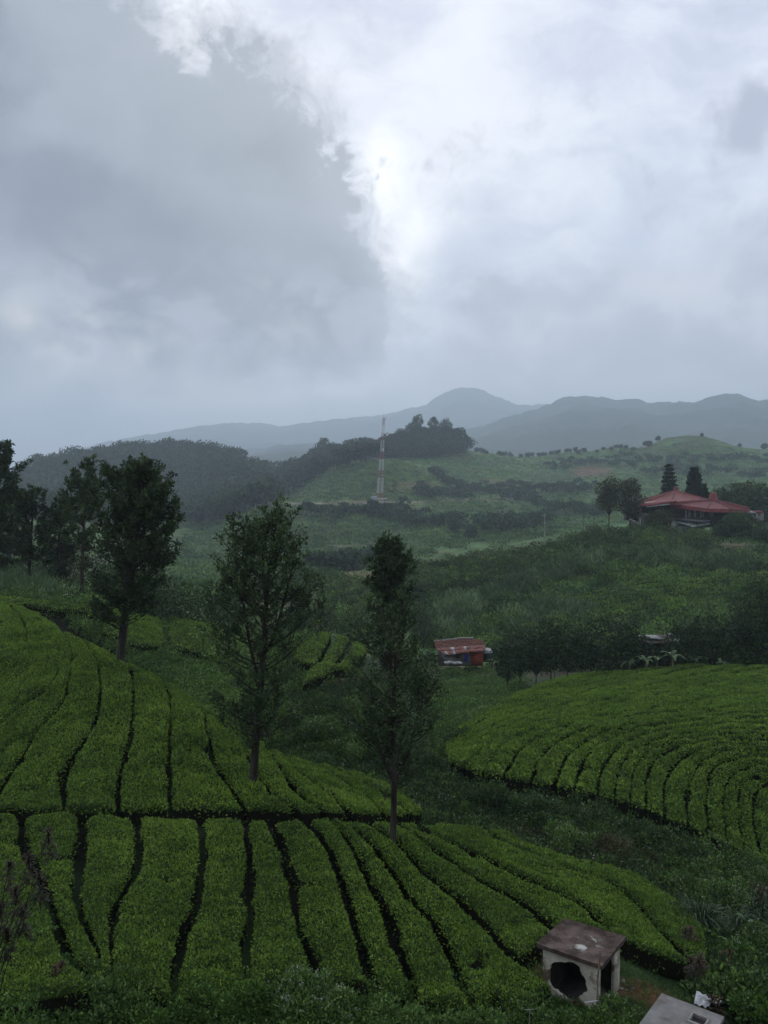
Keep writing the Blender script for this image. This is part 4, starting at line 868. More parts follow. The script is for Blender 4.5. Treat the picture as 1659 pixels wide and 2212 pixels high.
scatter('gully_weeds', 'weeds in the hollow below the rusty roofed house', region_pts([(940,1440),(1120,1440),(1140,1478),(1010,1535),(940,1560)], 900, R1, .1, 60, 140), R1, .6, .55, 30, .2, M_WEED)
scatter('gully_weeds', 'weeds along the upper left edge of the right tea field', region_pts([(935,1480),(1110,1475),(1125,1495),(1010,1590),(955,1640),(935,1600)], 800, R1, .0, 55, 110), R1, .6, .6, 34, .17, M_WEED)
LEFTB = [(-40,1205),(60,1215),(130,1240),(240,1262),(330,1290),(430,1290),(520,1300),(640,1340),(700,1360),(620,1420),(540,1460),(480,1440),(400,1400),(300,1330),(150,1300),(-40,1290)]
scatter('hillside_weeds', 'pale green weeds behind the crest of the left tea slope', region_pts(LEFTB, 3200, R1, .5, 60, 250), R1, .7, .8, 20, .26, M_WEED, .01)
scatter('elephant_grass', 'grey green tall grass at the left edge behind the tea', region_pts([(-40,1205),(110,1240),(130,1285),(-40,1285)], 420, R1, .3, 60, 200), R1, .8, 1.7, 30, .5, M_GRASS, asp=.12, up=1.2)
HILL = [(690,1262),(760,1235),(850,1215),(1000,1185),(1180,1168),(1290,1140),(1380,1140),(1480,1148),(1700,1150),(1700,1450),(1560,1440),(1080,1440),(1050,1400),(920,1395),(900,1340),(700,1360)]
scatter('hill_scrub', 'mottled low scrub covering the hill below the restaurant', region_pts(HILL, 6500, R1, .3, 100, 300), R1, 1.0, .8, 13, .50, M_WEED)
scatter('hill_scrub', 'rounded brighter bushes dotted over the hill below the restaurant', region_pts(HILL, 900, R1, .3, 100, 300), R1, 1.7, 2.0, 60, .46, M_FRESH)
scatter('hill_scrub', 'dark thicket bushes dotted over the hill below the restaurant', region_pts(HILL, 850, R1, .3, 100, 300), R1, 2.0, 2.2, 70, .50, M_BROAD)
scatter('hill_scrub', 'dark thicket on the shoulder below the restaurant', region_pts([(800,1250),(1050,1200),(1290,1145),(1500,1160),(1600,1200),(1500,1215),(1250,1240),(950,1290),(850,1300)], 420, R1, .3, 120, 300), R1, 2.2, 2.6, 90, .52, M_BROAD)
scatter('dry_scrub', 'olive brown dry bushes on the upper ridge of the hill', region_pts([(800,1240),(1000,1183),(1180,1166),(1290,1140),(1300,1160),(1100,1200),(900,1250)], 420, R1, .3, 120, 300), R1, 1.6, 1.2, 40, .5, M_DRY)
for poly, n, lb in (([(920,1345),(960,1300),(1060,1275),(1080,1300),(1020,1340),(1000,1385),(925,1390)], 520, 'grey green tall grass above the rusty roofed house'), ([(1040,1285),(1130,1245),(1210,1215),(1290,1205),(1300,1225),(1180,1262),(1080,1300)], 520, 'band of grey green tall grass across the middle of the hill'),
   ([(1300,1205),(1420,1195),(1500,1198),(1620,1205),(1640,1235),(1500,1232),(1380,1225)], 480, 'band of grey green tall grass under the restaurant slope'), ([(1060,1325),(1180,1305),(1290,1312),(1270,1345),(1120,1360)], 380, 'patch of grey green tall grass behind the row of trees')):
    scatter('elephant_grass', lb, region_pts(poly, n, R1, .3, 110, 300), R1, 1.3, 2.1, 20, 1.05, M_GRASS, asp=.16, up=1.0)
scatter('mound_scrub', 'low scrub on the brown ridge behind the middle oak', region_pts([(690,1262),(740,1235),(800,1225),(800,1330),(690,1345)], 700, R1, .2, 100, 320), R1, .8, .6, 14, .45, M_DRY)
scatter('mound_scrub', 'green low scrub on the brown ridge behind the middle oak', region_pts([(690,1270),(740,1255),(900,1250),(880,1340),(690,1350)], 1400, R1, .2, 100, 320), R1, .9, .7, 14, .45, M_WEED)
scatter('undergrowth', 'dark undergrowth beneath the row of trees', region_pts([(1075,1440),(1200,1425),(1400,1420),(1659,1415),(1659,1440),(1400,1446),(1200,1450),(1085,1455)], 420, R1, .2, 80, 130), R1, .8, 1.0, 50, .3, M_ROW)
scatter('gully_bushes', 'darker bushes among the gully weeds', region_pts(VALLEY, 420, R1, .5, 27, 130), R1, .75, .8, 110, .17, M_BROAD)
scatter('gully_bushes', 'fresh green bushes among the gully weeds', region_pts(VALLEY, 300, R1, .5, 27, 130), R1, .65, .75, 100, .15, M_FRESH)
FOOT = [(-60,2120),(60,2095),(230,2118),(380,2118),(520,2105),(640,2120),(760,2118),(900,2125),(1020,2120),(1120,2130),(1160,2060),(1180,2110),(1290,2190),(1400,2190),(1400,2240),(-60,2260)]
scatter('foot_weeds', 'leafy weeds along the bottom edge below the tea', region_pts(FOOT, 1900, R1, .3, 15, 30), R1, .35, .45, 26, .11, M_WEED, .008)
scatter('foot_weeds', 'fresh bright leaves along the bottom edge below the tea', region_pts(FOOT, 800, R1, .3, 15, 30), R1, .4, .55, 34, .11, M_FRESH)
scatter('clearing_grass', 'short thin grass in the clearing round the broken hut', region_pts([(1150,2040),(1360,2050),(1430,2120),(1560,2190),(1400,2200),(1180,2190)], 900, R1, 0, 20, 40), R1, .16, .12, 14, .09, M_WEED, asp=.2, up=1)
scatter('terrace_bushes', 'dark bushes and trailing growth along the terrace edge of the right tea field', region_pts([(965,1690),(1130,1695),(1290,1735),(1400,1790),(1560,1850),(1659,1890),(1659,1925),(1540,1885),(1390,1830),(1280,1775),(1130,1730),(970,1715)], 260, R1, .2, 30, 60), R1, .5, .65, 120, .13, M_GULLY)
# ------------------------------------------------------------------ single shrubs one can point at
def place(px, py, off=.3, ymin=14, ymax=260): return on_ground(px, py, off, ymin, ymax)
SH = [ # px, py(base), R, H, mat, leaf, n, flowers, label
 (690,1590,1.6,1.5,M_WEED,.13,2600,60,'broad shrub dusted with white flowers right of the middle oak trunk'),
 (620,1560,1.3,1.5,M_WEED,.13,1900,30,'pinkish flowered shrub just behind the middle oak trunk'),
 (760,1620,1.4,1.2,M_WEED,.13,2000,30,'low flowered shrub between the middle oak and the airy near oak'),
 (700,1530,1.3,1.2,M_BROAD,.14,1600,0,'dark shrub above the flowered shrub in the gully'),
 (800,1560,1.5,1.3,M_WEED,.14,1800,10,'green shrub left of the airy near oak crown'),
 (930,1660,1.2,1.2,M_BROAD,.13,1700,0,'dark green shrub right of the airy oak trunk'),
 (1000,1600,1.2,1.2,M_BROAD,.14,1500,0,'dark shrub at the corner of the right tea field'),
 (925,1428,1.6,1.6,M_BROAD,.2,1600,0,'dark shrub against the left end of the rusty roofed house'),
 (980,1460,1.5,1.3,M_WEED,.16,1500,14,'pale green shrub below the rusty roofed house'),
 (1035,1500,1.5,1.2,M_WEED,.16,1500,0,'rounded shrub in the gully above the right tea field'),
 (1070,1740,1.3,1.5,M_BROAD,.13,2300,0,'dark broad leaved shrub under the terrace edge'),
 (1160,1770,1.3,1.5,M_BROAD,.12,2200,8,'tall dark shrub against the terrace wall of tea'),
 (1215,1825,1.3,1.5,M_WEED,.11,2500,46,'upright shrub topped with white flowers at the gully edge'),
 (1310,1850,1.5,1.3,M_OLIVE,.09,3000,10,'brownish green bush right of the white flowered shrub'),
 (1240,1775,1.0,1.1,M_BROAD,.11,1500,0,'small dark shrub hanging below the terrace edge'),
 (1400,1800,1.2,1.0,M_BROAD,.11,1700,0,'dark shrub in the shadow of the right terrace'),
 (1480,1930,1.2,1.1,M_WEED,.11,2000,26,'flowering shrub below the end of the right tea rows'),
 (1560,1945,1.4,1.3,M_WEED,.11,2400,60,'shrub covered in small white flowers at the lower right'),
 (1635,1960,1.2,1.3,M_OLIVE,.11,2000,50,'flowering shrub cut by the right edge'),
 (1440,1990,1.0,.9,M_BROAD,.10,1700,12,'dark low shrub left of the tall arching grass'),
 (1620,1880,1.3,1.2,M_WEED,.12,1800,16,'shrub at the right edge under the tea rows'),
 (1600,2085,1.0,1.1,M_FRESH,.10,1900,14,'bright leaved shrub at the right edge'),
 (1640,2040,1.0,1.1,M_WEED,.10,1600,34,'white flowered shrub at the right edge above the bright one'),
 (1600,2150,.9,1.0,M_WEED,.13,1500,0,'large leaved shrub right of the concrete slab'),
 (1650,2200,.9,1.0,M_FRESH,.12,1500,0,'yellow green shrub in the lower right corner'),
 (1225,2215,.8,.75,M_WEED,.09,3000,16,'shrub growing against the front wall of the broken hut'),
 (1110,2195,1.2,1.0,M_WEED,.09,2800,14,'shrub below the short tea hedges, left of the hut'),
 (1340,2215,1.0,1.0,M_FRESH,.09,2600,40,'shrub with white flowers between the hut and the slab'),
 (1010,2235,1.2,1.0,M_WEED,.09,2400,0,'shrub at the bottom edge right of the middle'),
 (640,2170,1.2,1.2,M_WEED,.10,3000,90,'shrub topped by a band of white flowers at the bottom edge'),
 (720,2195,1.0,1.0,M_WEED,.10,2200,60,'white flowered shrub right of the flower band'),
 (520,2170,1.0,1.1,M_FRESH,.10,2400,0,'bright green shrub left of the flower band'),
 (430,2190,1.1,1.1,M_FRESH,.10,2400,0,'bright green shrub at the bottom edge left of the middle'),
 (850,2220,1.1,.9,M_WEED,.10,2300,0,'green shrub under the tea rows at the bottom middle'),
 (250,2180,1.3,1.1,M_WEED,.10,2800,0,'dark green spreading shrub at the bottom left'),
 (60,2050,1.1,1.0,M_WEED,.10,2400,0,'wild tea shrub at the left edge under the tea rows'),
 (170,2110,1.0,1.0,M_WEED,.10,2200,0,'wild shrub between the tea rows and the bottom left bushes'),
 (330,2235,.9,.9,M_FRESH,.10,1800,0,'yellow green shrub low at the bottom left'),
]
for k, (px, py, R, H, m, lf, n, fl, lb) in enumerate(SH): shrub(place(px, py), R, H, 400+k, lb, m, lf, int(n*1.3), fl, ncl=18)
def near(px, py, Y): 
    p = P(px, py, Y); return p
def near_shrub(px, py_top, Y, R, seed, lb, m, lf, n, fl=0):
    p = P(px, py_top, Y); g = float(gz(p.x, Y)); shrub(Vector((p.x, Y, g)), R, max(.8, p.z-g), seed, lb, m, lf, n, fl, ncl=26)
near_shrub(30, 2075, 15.5, 1.0, 480, 'bright yellow green bush nearest the camera in the lower left corner', M_FRESH, .085, 6500)
near_shrub(130, 2150, 15.0, .8, 481, 'bright bush in the lower left corner beside the nearest one', M_FRESH, .085, 4200)
near_shrub(235, 2165, 16, .8, 482, 'dark reddish tipped bush at the bottom left', M_WEED, .085, 4200)
_b = P(-60, 2330, 13.5)
ti_plant(_b, 3, 500, 'dark reddish leaved ti plant leaning in from the left edge before the tea rows', heads=7, leaf=.16, nlf=80, col=2.6, mat=M_TID, tips=[tuple(P(x, y, Y)-_b) for x, y, Y in ((104, 1800, 13.5), (62, 1852, 13.3), (20, 1868, 13.6), (84, 1890, 13.7), (34, 1925, 13.2), (2, 1960, 13.5), (50, 1960, 13.8), (15, 2010, 13.4))])
for k, (px, py, h, hd, lb) in enumerate([(1480, 2055, 1.1, 3, 'rust red ti plant under the arching grass'), (1512, 2130, 1.2, 3, 'ti plant with a brown rosette behind the torn sheet'), (1575, 2110, 1.1, 3, 'dark red ti plant in the shrubs at the right'), (1550, 2205, .8, 2, 'low red ti plant beside the concrete slab'), (120, 2140, .9, 2, 'red tipped ti plant in the bottom left bushes')]):
    ti_plant(place(px, py), h, 505+k, lb, heads=hd, leaf=.26, spread=.3, nlf=44, col=1.8)
grass_clump(place(1515, 2010), .6, 1.4, 230, 520, 'tall arching maize like grass clump above the clearing', w=.036)
grass_clump(place(1600, 2010), .4, 1.2, 60, 521, 'thin arching grass tuft right of the tall clump', w=.045)
grass_clump(place(1638, 2000), .4, 1.6, 90, 522, 'arching grass tuft at the right edge', w=.045)
grass_clump(place(1590, 2060), .3, .9, 50, 523, 'small bright grass tuft among the ti plants', w=.045, mat=M_FRESH)
banana(place(1612, 2030), 1.7, 530, 'young banana plant with one upright bright leaf at the lower right', nleaf=3, group=None)
# ------------------------------------------------------------------ buildings
M_REDROOF = rough_mat('red_roof_metal', (.15, .030, .030), (.21, .050, .048), 1.2, .6, c=(.10, .03, .03), cscale=.6, stretch=(1, 1, 1), bump=.2)
M_PALER = rough_mat('faded_red_roof', (.22, .075, .065), (.27, .10, .085), 1.2, .65, c=(.14, .045, .045), cscale=.6)
M_CONC = rough_mat('old_concrete', (.23, .22, .20), (.33, .32, .29), 4, .9, c=(.10, .09, .075), cscale=1.5)
M_DARKW = rough_mat('dark_timber_and_shade', (.02, .017, .015), (.045, .038, .032), 3, .9)
M_WHITE = rough_mat('faded_white_paint', (.42, .42, .42), (.55, .55, .54), 3, .85, c=(.2, .19, .17), cscale=1.5)
M_GREYW = rough_mat('grey_stone_wall', (.13, .125, .115), (.22, .21, .19), 1.5, .95, c=(.07, .065, .05), cscale=.8)
M_AWN = rough_mat('grey_green_awning', (.20, .24, .22), (.30, .33, .31), 1.0, .6, c=(.13, .13, .12), cscale=.8)
M_DAWN = rough_mat('dark_awning', (.045, .05, .052), (.08, .085, .085), 1.5, .7)
M_GLASS = rough_mat('dim_window', (.02, .025, .03), (.05, .06, .07), 1.0, .25, bump=0, spec=.6)
M_BLUEP = rough_mat('pale_blue_paint', (.20, .26, .33), (.27, .33, .40), 2, .8)
M_ORANGE = rough_mat('orange_paint', (.20, .038, .018), (.26, .052, .022), 1.5, .85, c=(.13, .04, .02))
M_RUST = rough_mat('rusted_sheet', (.11, .028, .018), (.17, .05, .03), 2.5, .8, c=(.09, .035, .025), cscale=2)
M_TILE = rough_mat('weathered_clay_tile', (.11, .045, .032), (.19, .075, .045), 3.5, .9, c=(.06, .035, .028), cscale=2, bump=.6)
M_ZINC = rough_mat('zinc_sheet', (.13, .14, .15), (.21, .225, .24), 2.5, .55, c=(.13, .06, .04), cscale=2)
M_METALR = rough_mat('tower_red', (.22, .09, .08), (.28, .12, .10), 1, .6, bump=0)
M_METALW = rough_mat('tower_white', (.42, .42, .42), (.5, .5, .5), 1, .6, bump=0)
M_PLAST = rough_mat('white_plastic', (.34, .35, .36), (.46, .47, .48), 5, .45, c=(.25, .25, .25))
def poly_roof(mb, ring, z0, apex_ring, z1, drop, thick=.15, mat=0, mat_f=1):
    """ring: eave polygon xy; apex_ring: same count at the top; fascia of height drop below the eave"""
    n = len(ring); a = [(x, y, z0) for x, y in ring]; b = [(x, y, z1) for x, y in apex_ring]; c = [(x, y, z0-drop) for x, y in ring]
    v = np.array(a+b+c); f = [(i, (i+1) % n, n+(i+1) % n, n+i) for i in range(n)]
    mb.add(v, f, .5, mat); mb.add(v, [(i, 2*n+i, 2*n+(i+1) % n, (i+1) % n) for i in range(n)], .5, mat_f)
    cx, cy = np.mean(ring, axis=0)
    mb.add(np.vstack([v[2*n:], [(cx, cy, z0-drop+.02)]]), [(i, n, (i+1) % n) for i in range(n)], .5, mat_f)
def ring(cx, cy, rx, ry, n, rot): return [(cx+rx*math.cos(rot+2*math.pi*i/n), cy+ry*math.sin(rot+2*math.pi*i/n)) for i in range(n)]
def q8(x, y): return x/4.093+1253.7, y/4.093+982.7          # close-up pixels -> picture pixels
def build_restaurant():
    B = Vector((float(ray(1480, 1110)[0])*262, 262, -16.5)); t = thing('restaurant', B, 'hillside restaurant with two faded red peaked roofs and grey awnings', 'building')
    def L(x, y, Y): p = P(*q8(x, y), Y); return (p.x-B.x, p.y-B.y, p.z-B.z)
    # left roof: broad hipped roof, peak with a little lantern
    pk = L(845, 318, 264); ev = L(500, 425, 256); ex = L(1150, 400, 260)
    e0 = [L(492, 415, 262), L(520, 440, 252), L(800, 418, 251), L(1130, 392, 258), L(1130, 392, 276), L(800, 380, 280), L(560, 390, 276)]
    zl = [p[2] for p in e0]
    def roof(pts, peak, top_r, mats, drop, name='roof'):
        m = MB(); n = len(pts); tp = [(peak[0]+(p[0]-peak[0])*top_r, peak[1]+(p[1]-peak[1])*top_r, peak[2]) for p in pts]; lo = [(p[0], p[1], p[2]-drop) for p in pts]
        v = np.array(pts+tp+lo); m.add(v, [(i, (i+1) % n, n+(i+1) % n, n+i) for i in range(n)], .5, 0); m.add(v, [(i, 2*n+i, 2*n+(i+1) % n, (i+1) % n) for i in range(n)], .5, 1)
        m.add(np.vstack([v[2*n:], [(peak[0], peak[1], np.mean([p[2] for p in lo]))]]), [(i, n, (i+1) % n) for i in range(n)], .5, 1)
        # seams of the roof sheets
        for i in range(n):
            a, b = np.array(pts[i]), np.array(pts[(i+1) % n]); c, d = np.array(tp[i]), np.array(tp[(i+1) % n]); k = max(2, int(np.linalg.norm(b-a)/1.1))
            for s in range(k+1):
                p0 = a+(b-a)*s/k; p1 = c+(d-c)*s/k; off = np.array([0, 0, .05]); w = .06 if s not in (0, k) else .16
                m.tube([p0+off, p1+off], w, 4, .5, 1 if s in (0, k) else 0, cap=False)
        return m.build(name, mats, t)
    r1 = roof(e0, pk, .06, [M_PALER, M_REDROOF], .35)
    pr = L(1175, 402, 254)
    e1 = [L(795, 432, 252), L(795, 440, 250.5), L(875, 440, 247), L(1120, 474, 242), L(1330, 478, 243), L(1500, 478, 250), L(1480, 465, 266), L(1200, 440, 272), L(900, 400, 268)]
    r2 = roof(e1, pr, .10, [M_REDROOF, M_REDROOF], .95)
    for r_, pp, w, h in ((r1, pk, .9, 1.1), (r2, pr, 1.35, 1.9)):
        c = MB(); n = 8; a = ring(pp[0], pp[1], w, w, n, .3); b_ = ring(pp[0], pp[1], w*.62, w*.62, n, .3); v = np.array([(x, y, pp[2]-.2) for x, y in a]+[(x, y, pp[2]+h) for x, y in b_]+[(pp[0], pp[1], pp[2]+h+.25)])
        c.add(v, [(i, (i+1) % n, n+(i+1) % n, n+i) for i in range(n)]); c.add(v, [(n+i, n+(i+1) % n, 2*n) for i in range(n)]); c.build('roof_lantern', M_REDROOF, r_)
    # lower red eave in front of the left roof
    m = MB(); v = np.array([L(500, 420, 250), L(545, 452, 245), L(850, 405, 246), L(830, 395, 251)]); m.add(np.vstack([v, v-np.array([0, 0, .25])]), [(0, 1, 2, 3), (7, 6, 5, 4), (0, 4, 5, 1), (1, 5, 6, 2), (2, 6, 7, 3), (3, 7, 4, 0)]); m.build('lower_eave', M_REDROOF, t)
    m = MB(); v = np.array([L(575, 450, 246.5), L(590, 460, 244.5), L(790, 436, 244.5), L(790, 428, 246.5)]); m.add(np.vstack([v, v-np.array([0, 0, .15])]), [(0, 1, 2, 3), (7, 6, 5, 4), (0, 4, 5, 1), (1, 5, 6, 2), (2, 6, 7, 3), (3, 7, 4, 0)]); m.build('lower_eave', M_ZINC, t)
    # walls
    def wall(x0, y0, x1, y1, Y, th, mat, name='wall', z_extra=0):
        a = L(x0, y0, Y); b = L(x1, y1, Y); m = MB(); m.box(((a[0]+b[0])/2, a[1]+th/2, (a[2]+b[2])/2), (abs(b[0]-a[0]), th, abs(a[2]-b[2])+z_extra)); return m.build(name, mat, t)
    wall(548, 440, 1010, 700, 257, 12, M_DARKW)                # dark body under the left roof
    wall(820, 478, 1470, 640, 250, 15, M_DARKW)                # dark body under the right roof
    wall(450, 448, 545, 512, 250.5, 6, M_GREYW)                # panelled left wing
    for k in range(7): wall(455+k*13, 450, 462+k*13, 508, 250.2, .2, M_WHITE, 'wall_panel')
    wall(510, 520, 618, 645, 249.3, 4, M_GREYW)               # stone wall of the basement
    wall(420, 512, 530, 580, 250.6, 4, M_DARKW)
    wall(525, 560, 534, 610, 249.0, .25, M_WHITE, 'pillar')
    for x in (930, 960, 1010, 1060, 1082, 1140): wall(x, 492, x+12, 560, 249.6, .3, M_WHITE, 'pillar')
    for x in (972, 1022, 1094): 
        w = wall(x, 505, x+34, 545, 249.75, .15, M_GLASS, 'window')
    wall(1140, 500, 1180, 570, 249.4, .6, M_GREYW)
    wall(915, 552, 1140, 560, 249.2, .5, M_GREYW, 'ledge')
    # dark and grey awnings
    def slab(pts, th, mat, name='awning'):
        v = np.array(pts); m = MB(); n = 4; m.add(np.vstack([v, v-np.array([0, 0, th])]), [(0, 1, 2, 3), (7, 6, 5, 4), (0, 4, 5, 1), (1, 5, 6, 2), (2, 6, 7, 3), (3, 7, 4, 0)]); return m.build(name, mat, t)
    slab([L(820, 560, 246), L(1070, 588, 240), L(1145, 580, 243), L(1140, 560, 249), ], .3, M_DAWN)
    slab([L(825, 585, 246), L(1000, 634, 240), L(1145, 608, 243), L(1140, 590, 248)], .15, M_AWN)
    wall(820, 588, 868, 655, 246.5, 4, M_WHITE)
    wall(868, 630, 915, 692, 245, .2, M_BLUEP, 'door')
    wall(915, 630, 1000, 712, 244.6, 3, M_GREYW)
    wall(1000, 645, 1100, 720, 245.5, 3, M_DARKW); wall(1045, 655, 1070, 712, 245.2, .2, M_GREYW, 'pillar')
    for x in (800, 848): wall(x, 630, x+14, 668, 246.2, .35, M_ORANGE, 'post')
    wall(700, 650, 830, 668, 246.8, .5, M_GREYW, 'step')
    # vines hang on the basement wall
    rng = np.random.default_rng(8); a = L(605, 495, 248.6); b = L(820, 655, 248.6); n = 1500; F_ = MB(); p = np.c_[rng.uniform(a[0], b[0], n), a[1]+rng.normal(0, .35, n), rng.uniform(b[2], a[2], n)]
    F_.leaves(p, rdir(rng, n), .5, .3, rng.beta(2, 3, n), 0, rng); F_.build('vine', M_OLIVE, t)
    # small service building right of it
    t2 = thing('outbuilding', P(*q8(1560, 560), 262), 'low grey outbuilding with a red roof piece at the right edge behind the restaurant', 'building'); b2 = t2.location
    def L2(x, y, Y): p = P(*q8(x, y), Y); return (p.x-b2.x, p.y-b2.y, p.z-b2.z)
    def bx(x0, y0, x1, y1, Y, th, mat, name):
        a = L2(x0, y0, Y); b = L2(x1, y1, Y); m = MB(); m.box(((a[0]+b[0])/2, a[1]+th/2, (a[2]+b[2])/2), (abs(b[0]-a[0]), th, abs(a[2]-b[2]))); m.build(name, mat, t2)
    bx(1450, 505, 1620, 520, 256, 7, M_AWN, 'roof'); bx(1500, 520, 1620, 600, 258, 4, M_GREYW, 'wall'); bx(1505, 528, 1540, 552, 257.7, .3, M_WHITE, 'window'); bx(1560, 498, 1615, 515, 255.5, 3, M_REDROOF, 'roof'); bx(1555, 515, 1568, 580, 255.8, .3, M_CONC, 'pillar')
    t3 = thing('garden_hut', P(1652, 1162, 236), 'small hut with a dark red roof at the right edge below the restaurant', 'building'); m = MB(); m.box((0, 0, 1.2), (5, 3, .3)); m.build('roof', M_RUST, t3); m = MB(); m.box((0, 0, 0), (4.4, 2.6, 2.2)); m.build('wall', M_DARKW, t3)
build_restaurant()
def build_pile():
    for k, (x0, y0, x1, y1, lb) in enumerate([(775, 748, 850, 735, 'long white pipe lying below the restaurant'), (830, 702, 862, 722, 'short white pipe piece lying across the long one'), (845, 742, 856, 715, 'thin white pipe end sticking up from the rubble')]):
        a = P(*q8(x0, y0), 240); b = P(*q8(x1, y1), 240.5); m = MB(); m.tube([tuple(a), tuple(b)], .22, 8); o = m.build('pipe', M_WHITE, loc=tuple(a), absolute=True); tag(o, lb, 'pipe')
    for k, (x, y, w, lb) in enumerate([(1108, 742, .7, 'pale yellow barrel lying under the grey awning'), (890, 812, .35, 'small white rag on the slope below the pipes')]):
        p = P(*q8(x, y), 238); m = MB(); m.tube([(-w, 0, 0), (w*.1, 0, .05), (w, 0, 0)], [w*.55, w*.62, w*.55], 10); o = m.build('barrel' if k == 0 else 'rag', M_WHITE, loc=tuple(p)); tag(o, lb, 'barrel' if k == 0 else 'rag')
    p = P(*q8(730, 766), 240); m = MB(); m.tube([(-6, 0, 0), (0, 0, -.1), (6, 0, -.2)], .12, 6); o = m.build('white_rail', M_WHITE, loc=tuple(p)); tag(o, 'thin white rail along the slope under the pipes', 'rail')
    p0 = P(*q8(435, 568), 246); p1 = P(*q8(600, 645), 246); m = MB(); m.tube([tuple(p0), tuple(P(*q8(520, 610), 246)), tuple(p1)], .25, 5); o = m.build('garden_edge', M_CONC, loc=tuple(p0), absolute=True); tag(o, 'pale concrete edge running down beside the stone wall', 'kerb')
build_pile()
# ------------------------------------------------------------------ rusty roofed house in the hollow
def q5(x, y): return x/5.53*.6777+894.6, y/5.53*.6777+1341.9
M_DBLUE = rough_mat('dull_grey_blue_paint', (.10, .12, .14), (.15, .17, .19), 2, .85, c=(.07, .065, .06))
def build_house():
    B = P(*q5(800, 740), 128); t = thing('hillside_house', B, 'small house with mossy tile roof, rusty patched lean-to and orange wall', 'house')
    def L(x, y, Y): p = P(*q5(x, y), Y); return np.array((p.x-B.x, p.y-B.y, p.z-B.z))
    def quad(m, a, b, c, d, mat=0, th=.06):
        v = np.array([a, b, c, d]); m.add(np.vstack([v, v-np.array([0, 0, th])]), [(0, 1, 2, 3), (7, 6, 5, 4), (0, 4, 5, 1), (1, 5, 6, 2), (2, 6, 7, 3), (3, 7, 4, 0)], .5, mat)
    # main tiled roof
    RL_, RR_ = L(350, 352, 132), L(1045, 297, 132); EL, ER = L(390, 492, 128.6), L(1262, 436, 128.6); R2 = L(1200, 325, 131.5)
    m = MB(); n = 26
    for i in range(n):
        for j in range(6):
            def pt(u, v): 
                a = RL_*(1-u)+RR_*u if u < .86 else RL_*(1-.86)+RR_*.86+(R2-RL_*.14-RR_*.86)*(u-.86)/.14; b = EL*(1-u)+ER*u; return a*(1-v)+b*v
            w = .05*((i*7+j*3) % 5)/5; quad(m, pt(i/n, j/6)+(0, 0, w), pt((i+1)/n, j/6)+(0, 0, w), pt((i+1)/n, (j+1)/6)+(0, 0, w+.05), pt(i/n, (j+1)/6)+(0, 0, w+.05))
    rf = m.build('roof', M_TILE, t)
    m = MB(); quad(m, RL_+(0, 3.4, -1.6), RR_+(0, 3.4, -1.6), RR_, RL_); m.build('back_roof', M_TILE, t)
    for (a, b) in (((352, 350), (550, 335)), ((560, 325), (760, 312)), ((750, 296), (1045, 294))):
        m = MB(); m.tube([L(*a, 131.9), L(*b, 131.9)], .14, 5); m.build('ridge_sheet', M_CONC, rf)
    # patchwork lean-to
    rng = np.random.default_rng(3); top = [(400, 488), (620, 476), (840, 455), (1050, 442), (1260, 438)]; bot = [(540, 600), (600, 598), (835, 572), (1120, 545), (1210, 545)]
    def tp(u): return np.array([np.interp(u, np.linspace(0, 1, 5), [q[0] for q in top]), np.interp(u, np.linspace(0, 1, 5), [q[1] for q in top])])
    def bt(u): return np.array([np.interp(u, [0, .12, .48, .85, 1], [q[0] for q in bot]), np.interp(u, [0, .12, .48, .85, 1], [q[1] for q in bot])])
    mm = MB(); zz = MB(); rr_ = MB(); N_ = 15
    for i in range(N_):
        for j in range(2):
            u0, u1 = i/N_, (i+1)/N_+.006; v0, v1 = j*.5, (j+1)*.5+.03; dz = rng.uniform(0, .07)
            def g(u, v): q = tp(u)*(1-v)+bt(u)*v; return L(q[0], q[1], 128.5-3*v)+(0, 0, dz+.06)
            zinc = (i in (1, 4) and j == 1) or (i in (4, 8) and j == 0); red = (i in (2, 6, 9) )
            quad(zz if zinc else (rr_ if red else mm), g(u0, v0), g(u1, v0), g(u1, v1), g(u0, v1), 0, .03)
    lt = mm.build('lean_to_roof', M_RUST, t); zz.build('zinc_sheet', M_ZINC, lt); rr_.build('red_sheet', M_TILE, lt)
    m = MB(); quad(m, L(1215, 462, 129), L(1340, 470, 129), L(1390, 540, 126.5), L(1140, 515, 126)); quad(m, L(1200, 500, 127.5), L(1350, 500, 127.5), L(1390, 550, 126), L(1220, 568, 126)); m.build('porch_roof', M_ZINC, t)
    def wall(x0, y0, x1, y1, Y, th, mat, name='wall'):
        a = L(x0, y0, Y); b = L(x1, y1, Y); m = MB(); m.box(((a[0]+b[0])/2, a[1]+th/2, (a[2]+b[2])/2), (abs(b[0]-a[0]), th, abs(a[2]-b[2]))); return m.build(name, mat, t)
    wall(420, 500, 1215, 790, 128.8, 3, M_GREYW); wall(540, 598, 855, 780, 126.6, 2, M_GREYW); wall(855, 570, 1010, 780, 126.4, 2, M_GREYW); wall(1010, 558, 1215, 780, 126.2, 2, M_ORANGE)
    wall(745, 598, 800, 650, 126.45, .1, M_GLASS, 'window'); wall(1070, 555, 1100, 580, 126.0, .15, M_GLASS, 'vent')
    wall(1215, 570, 1350, 720, 127.5, 1, M_DARKW); wall(945, 635, 970, 720, 125.9, .12, M_CONC, 'post'); wall(842, 580, 852, 690, 126.2, .1, M_CONC, 'post')
    o = MB(); o.tube([(0, 0, 0), (0, 0, .45), (0, 0, .46), (0, 0, .9)], [.30, .29, .31, .3], 12); p = P(*q5(915, 715), 125.7); tag(o.build('blue_drum', rough_mat('blue_plastic', (.02, .03, .16), (.03, .05, .22), 3, .5), loc=tuple(p)), 'dark blue drum standing against the grey house wall', 'drum')
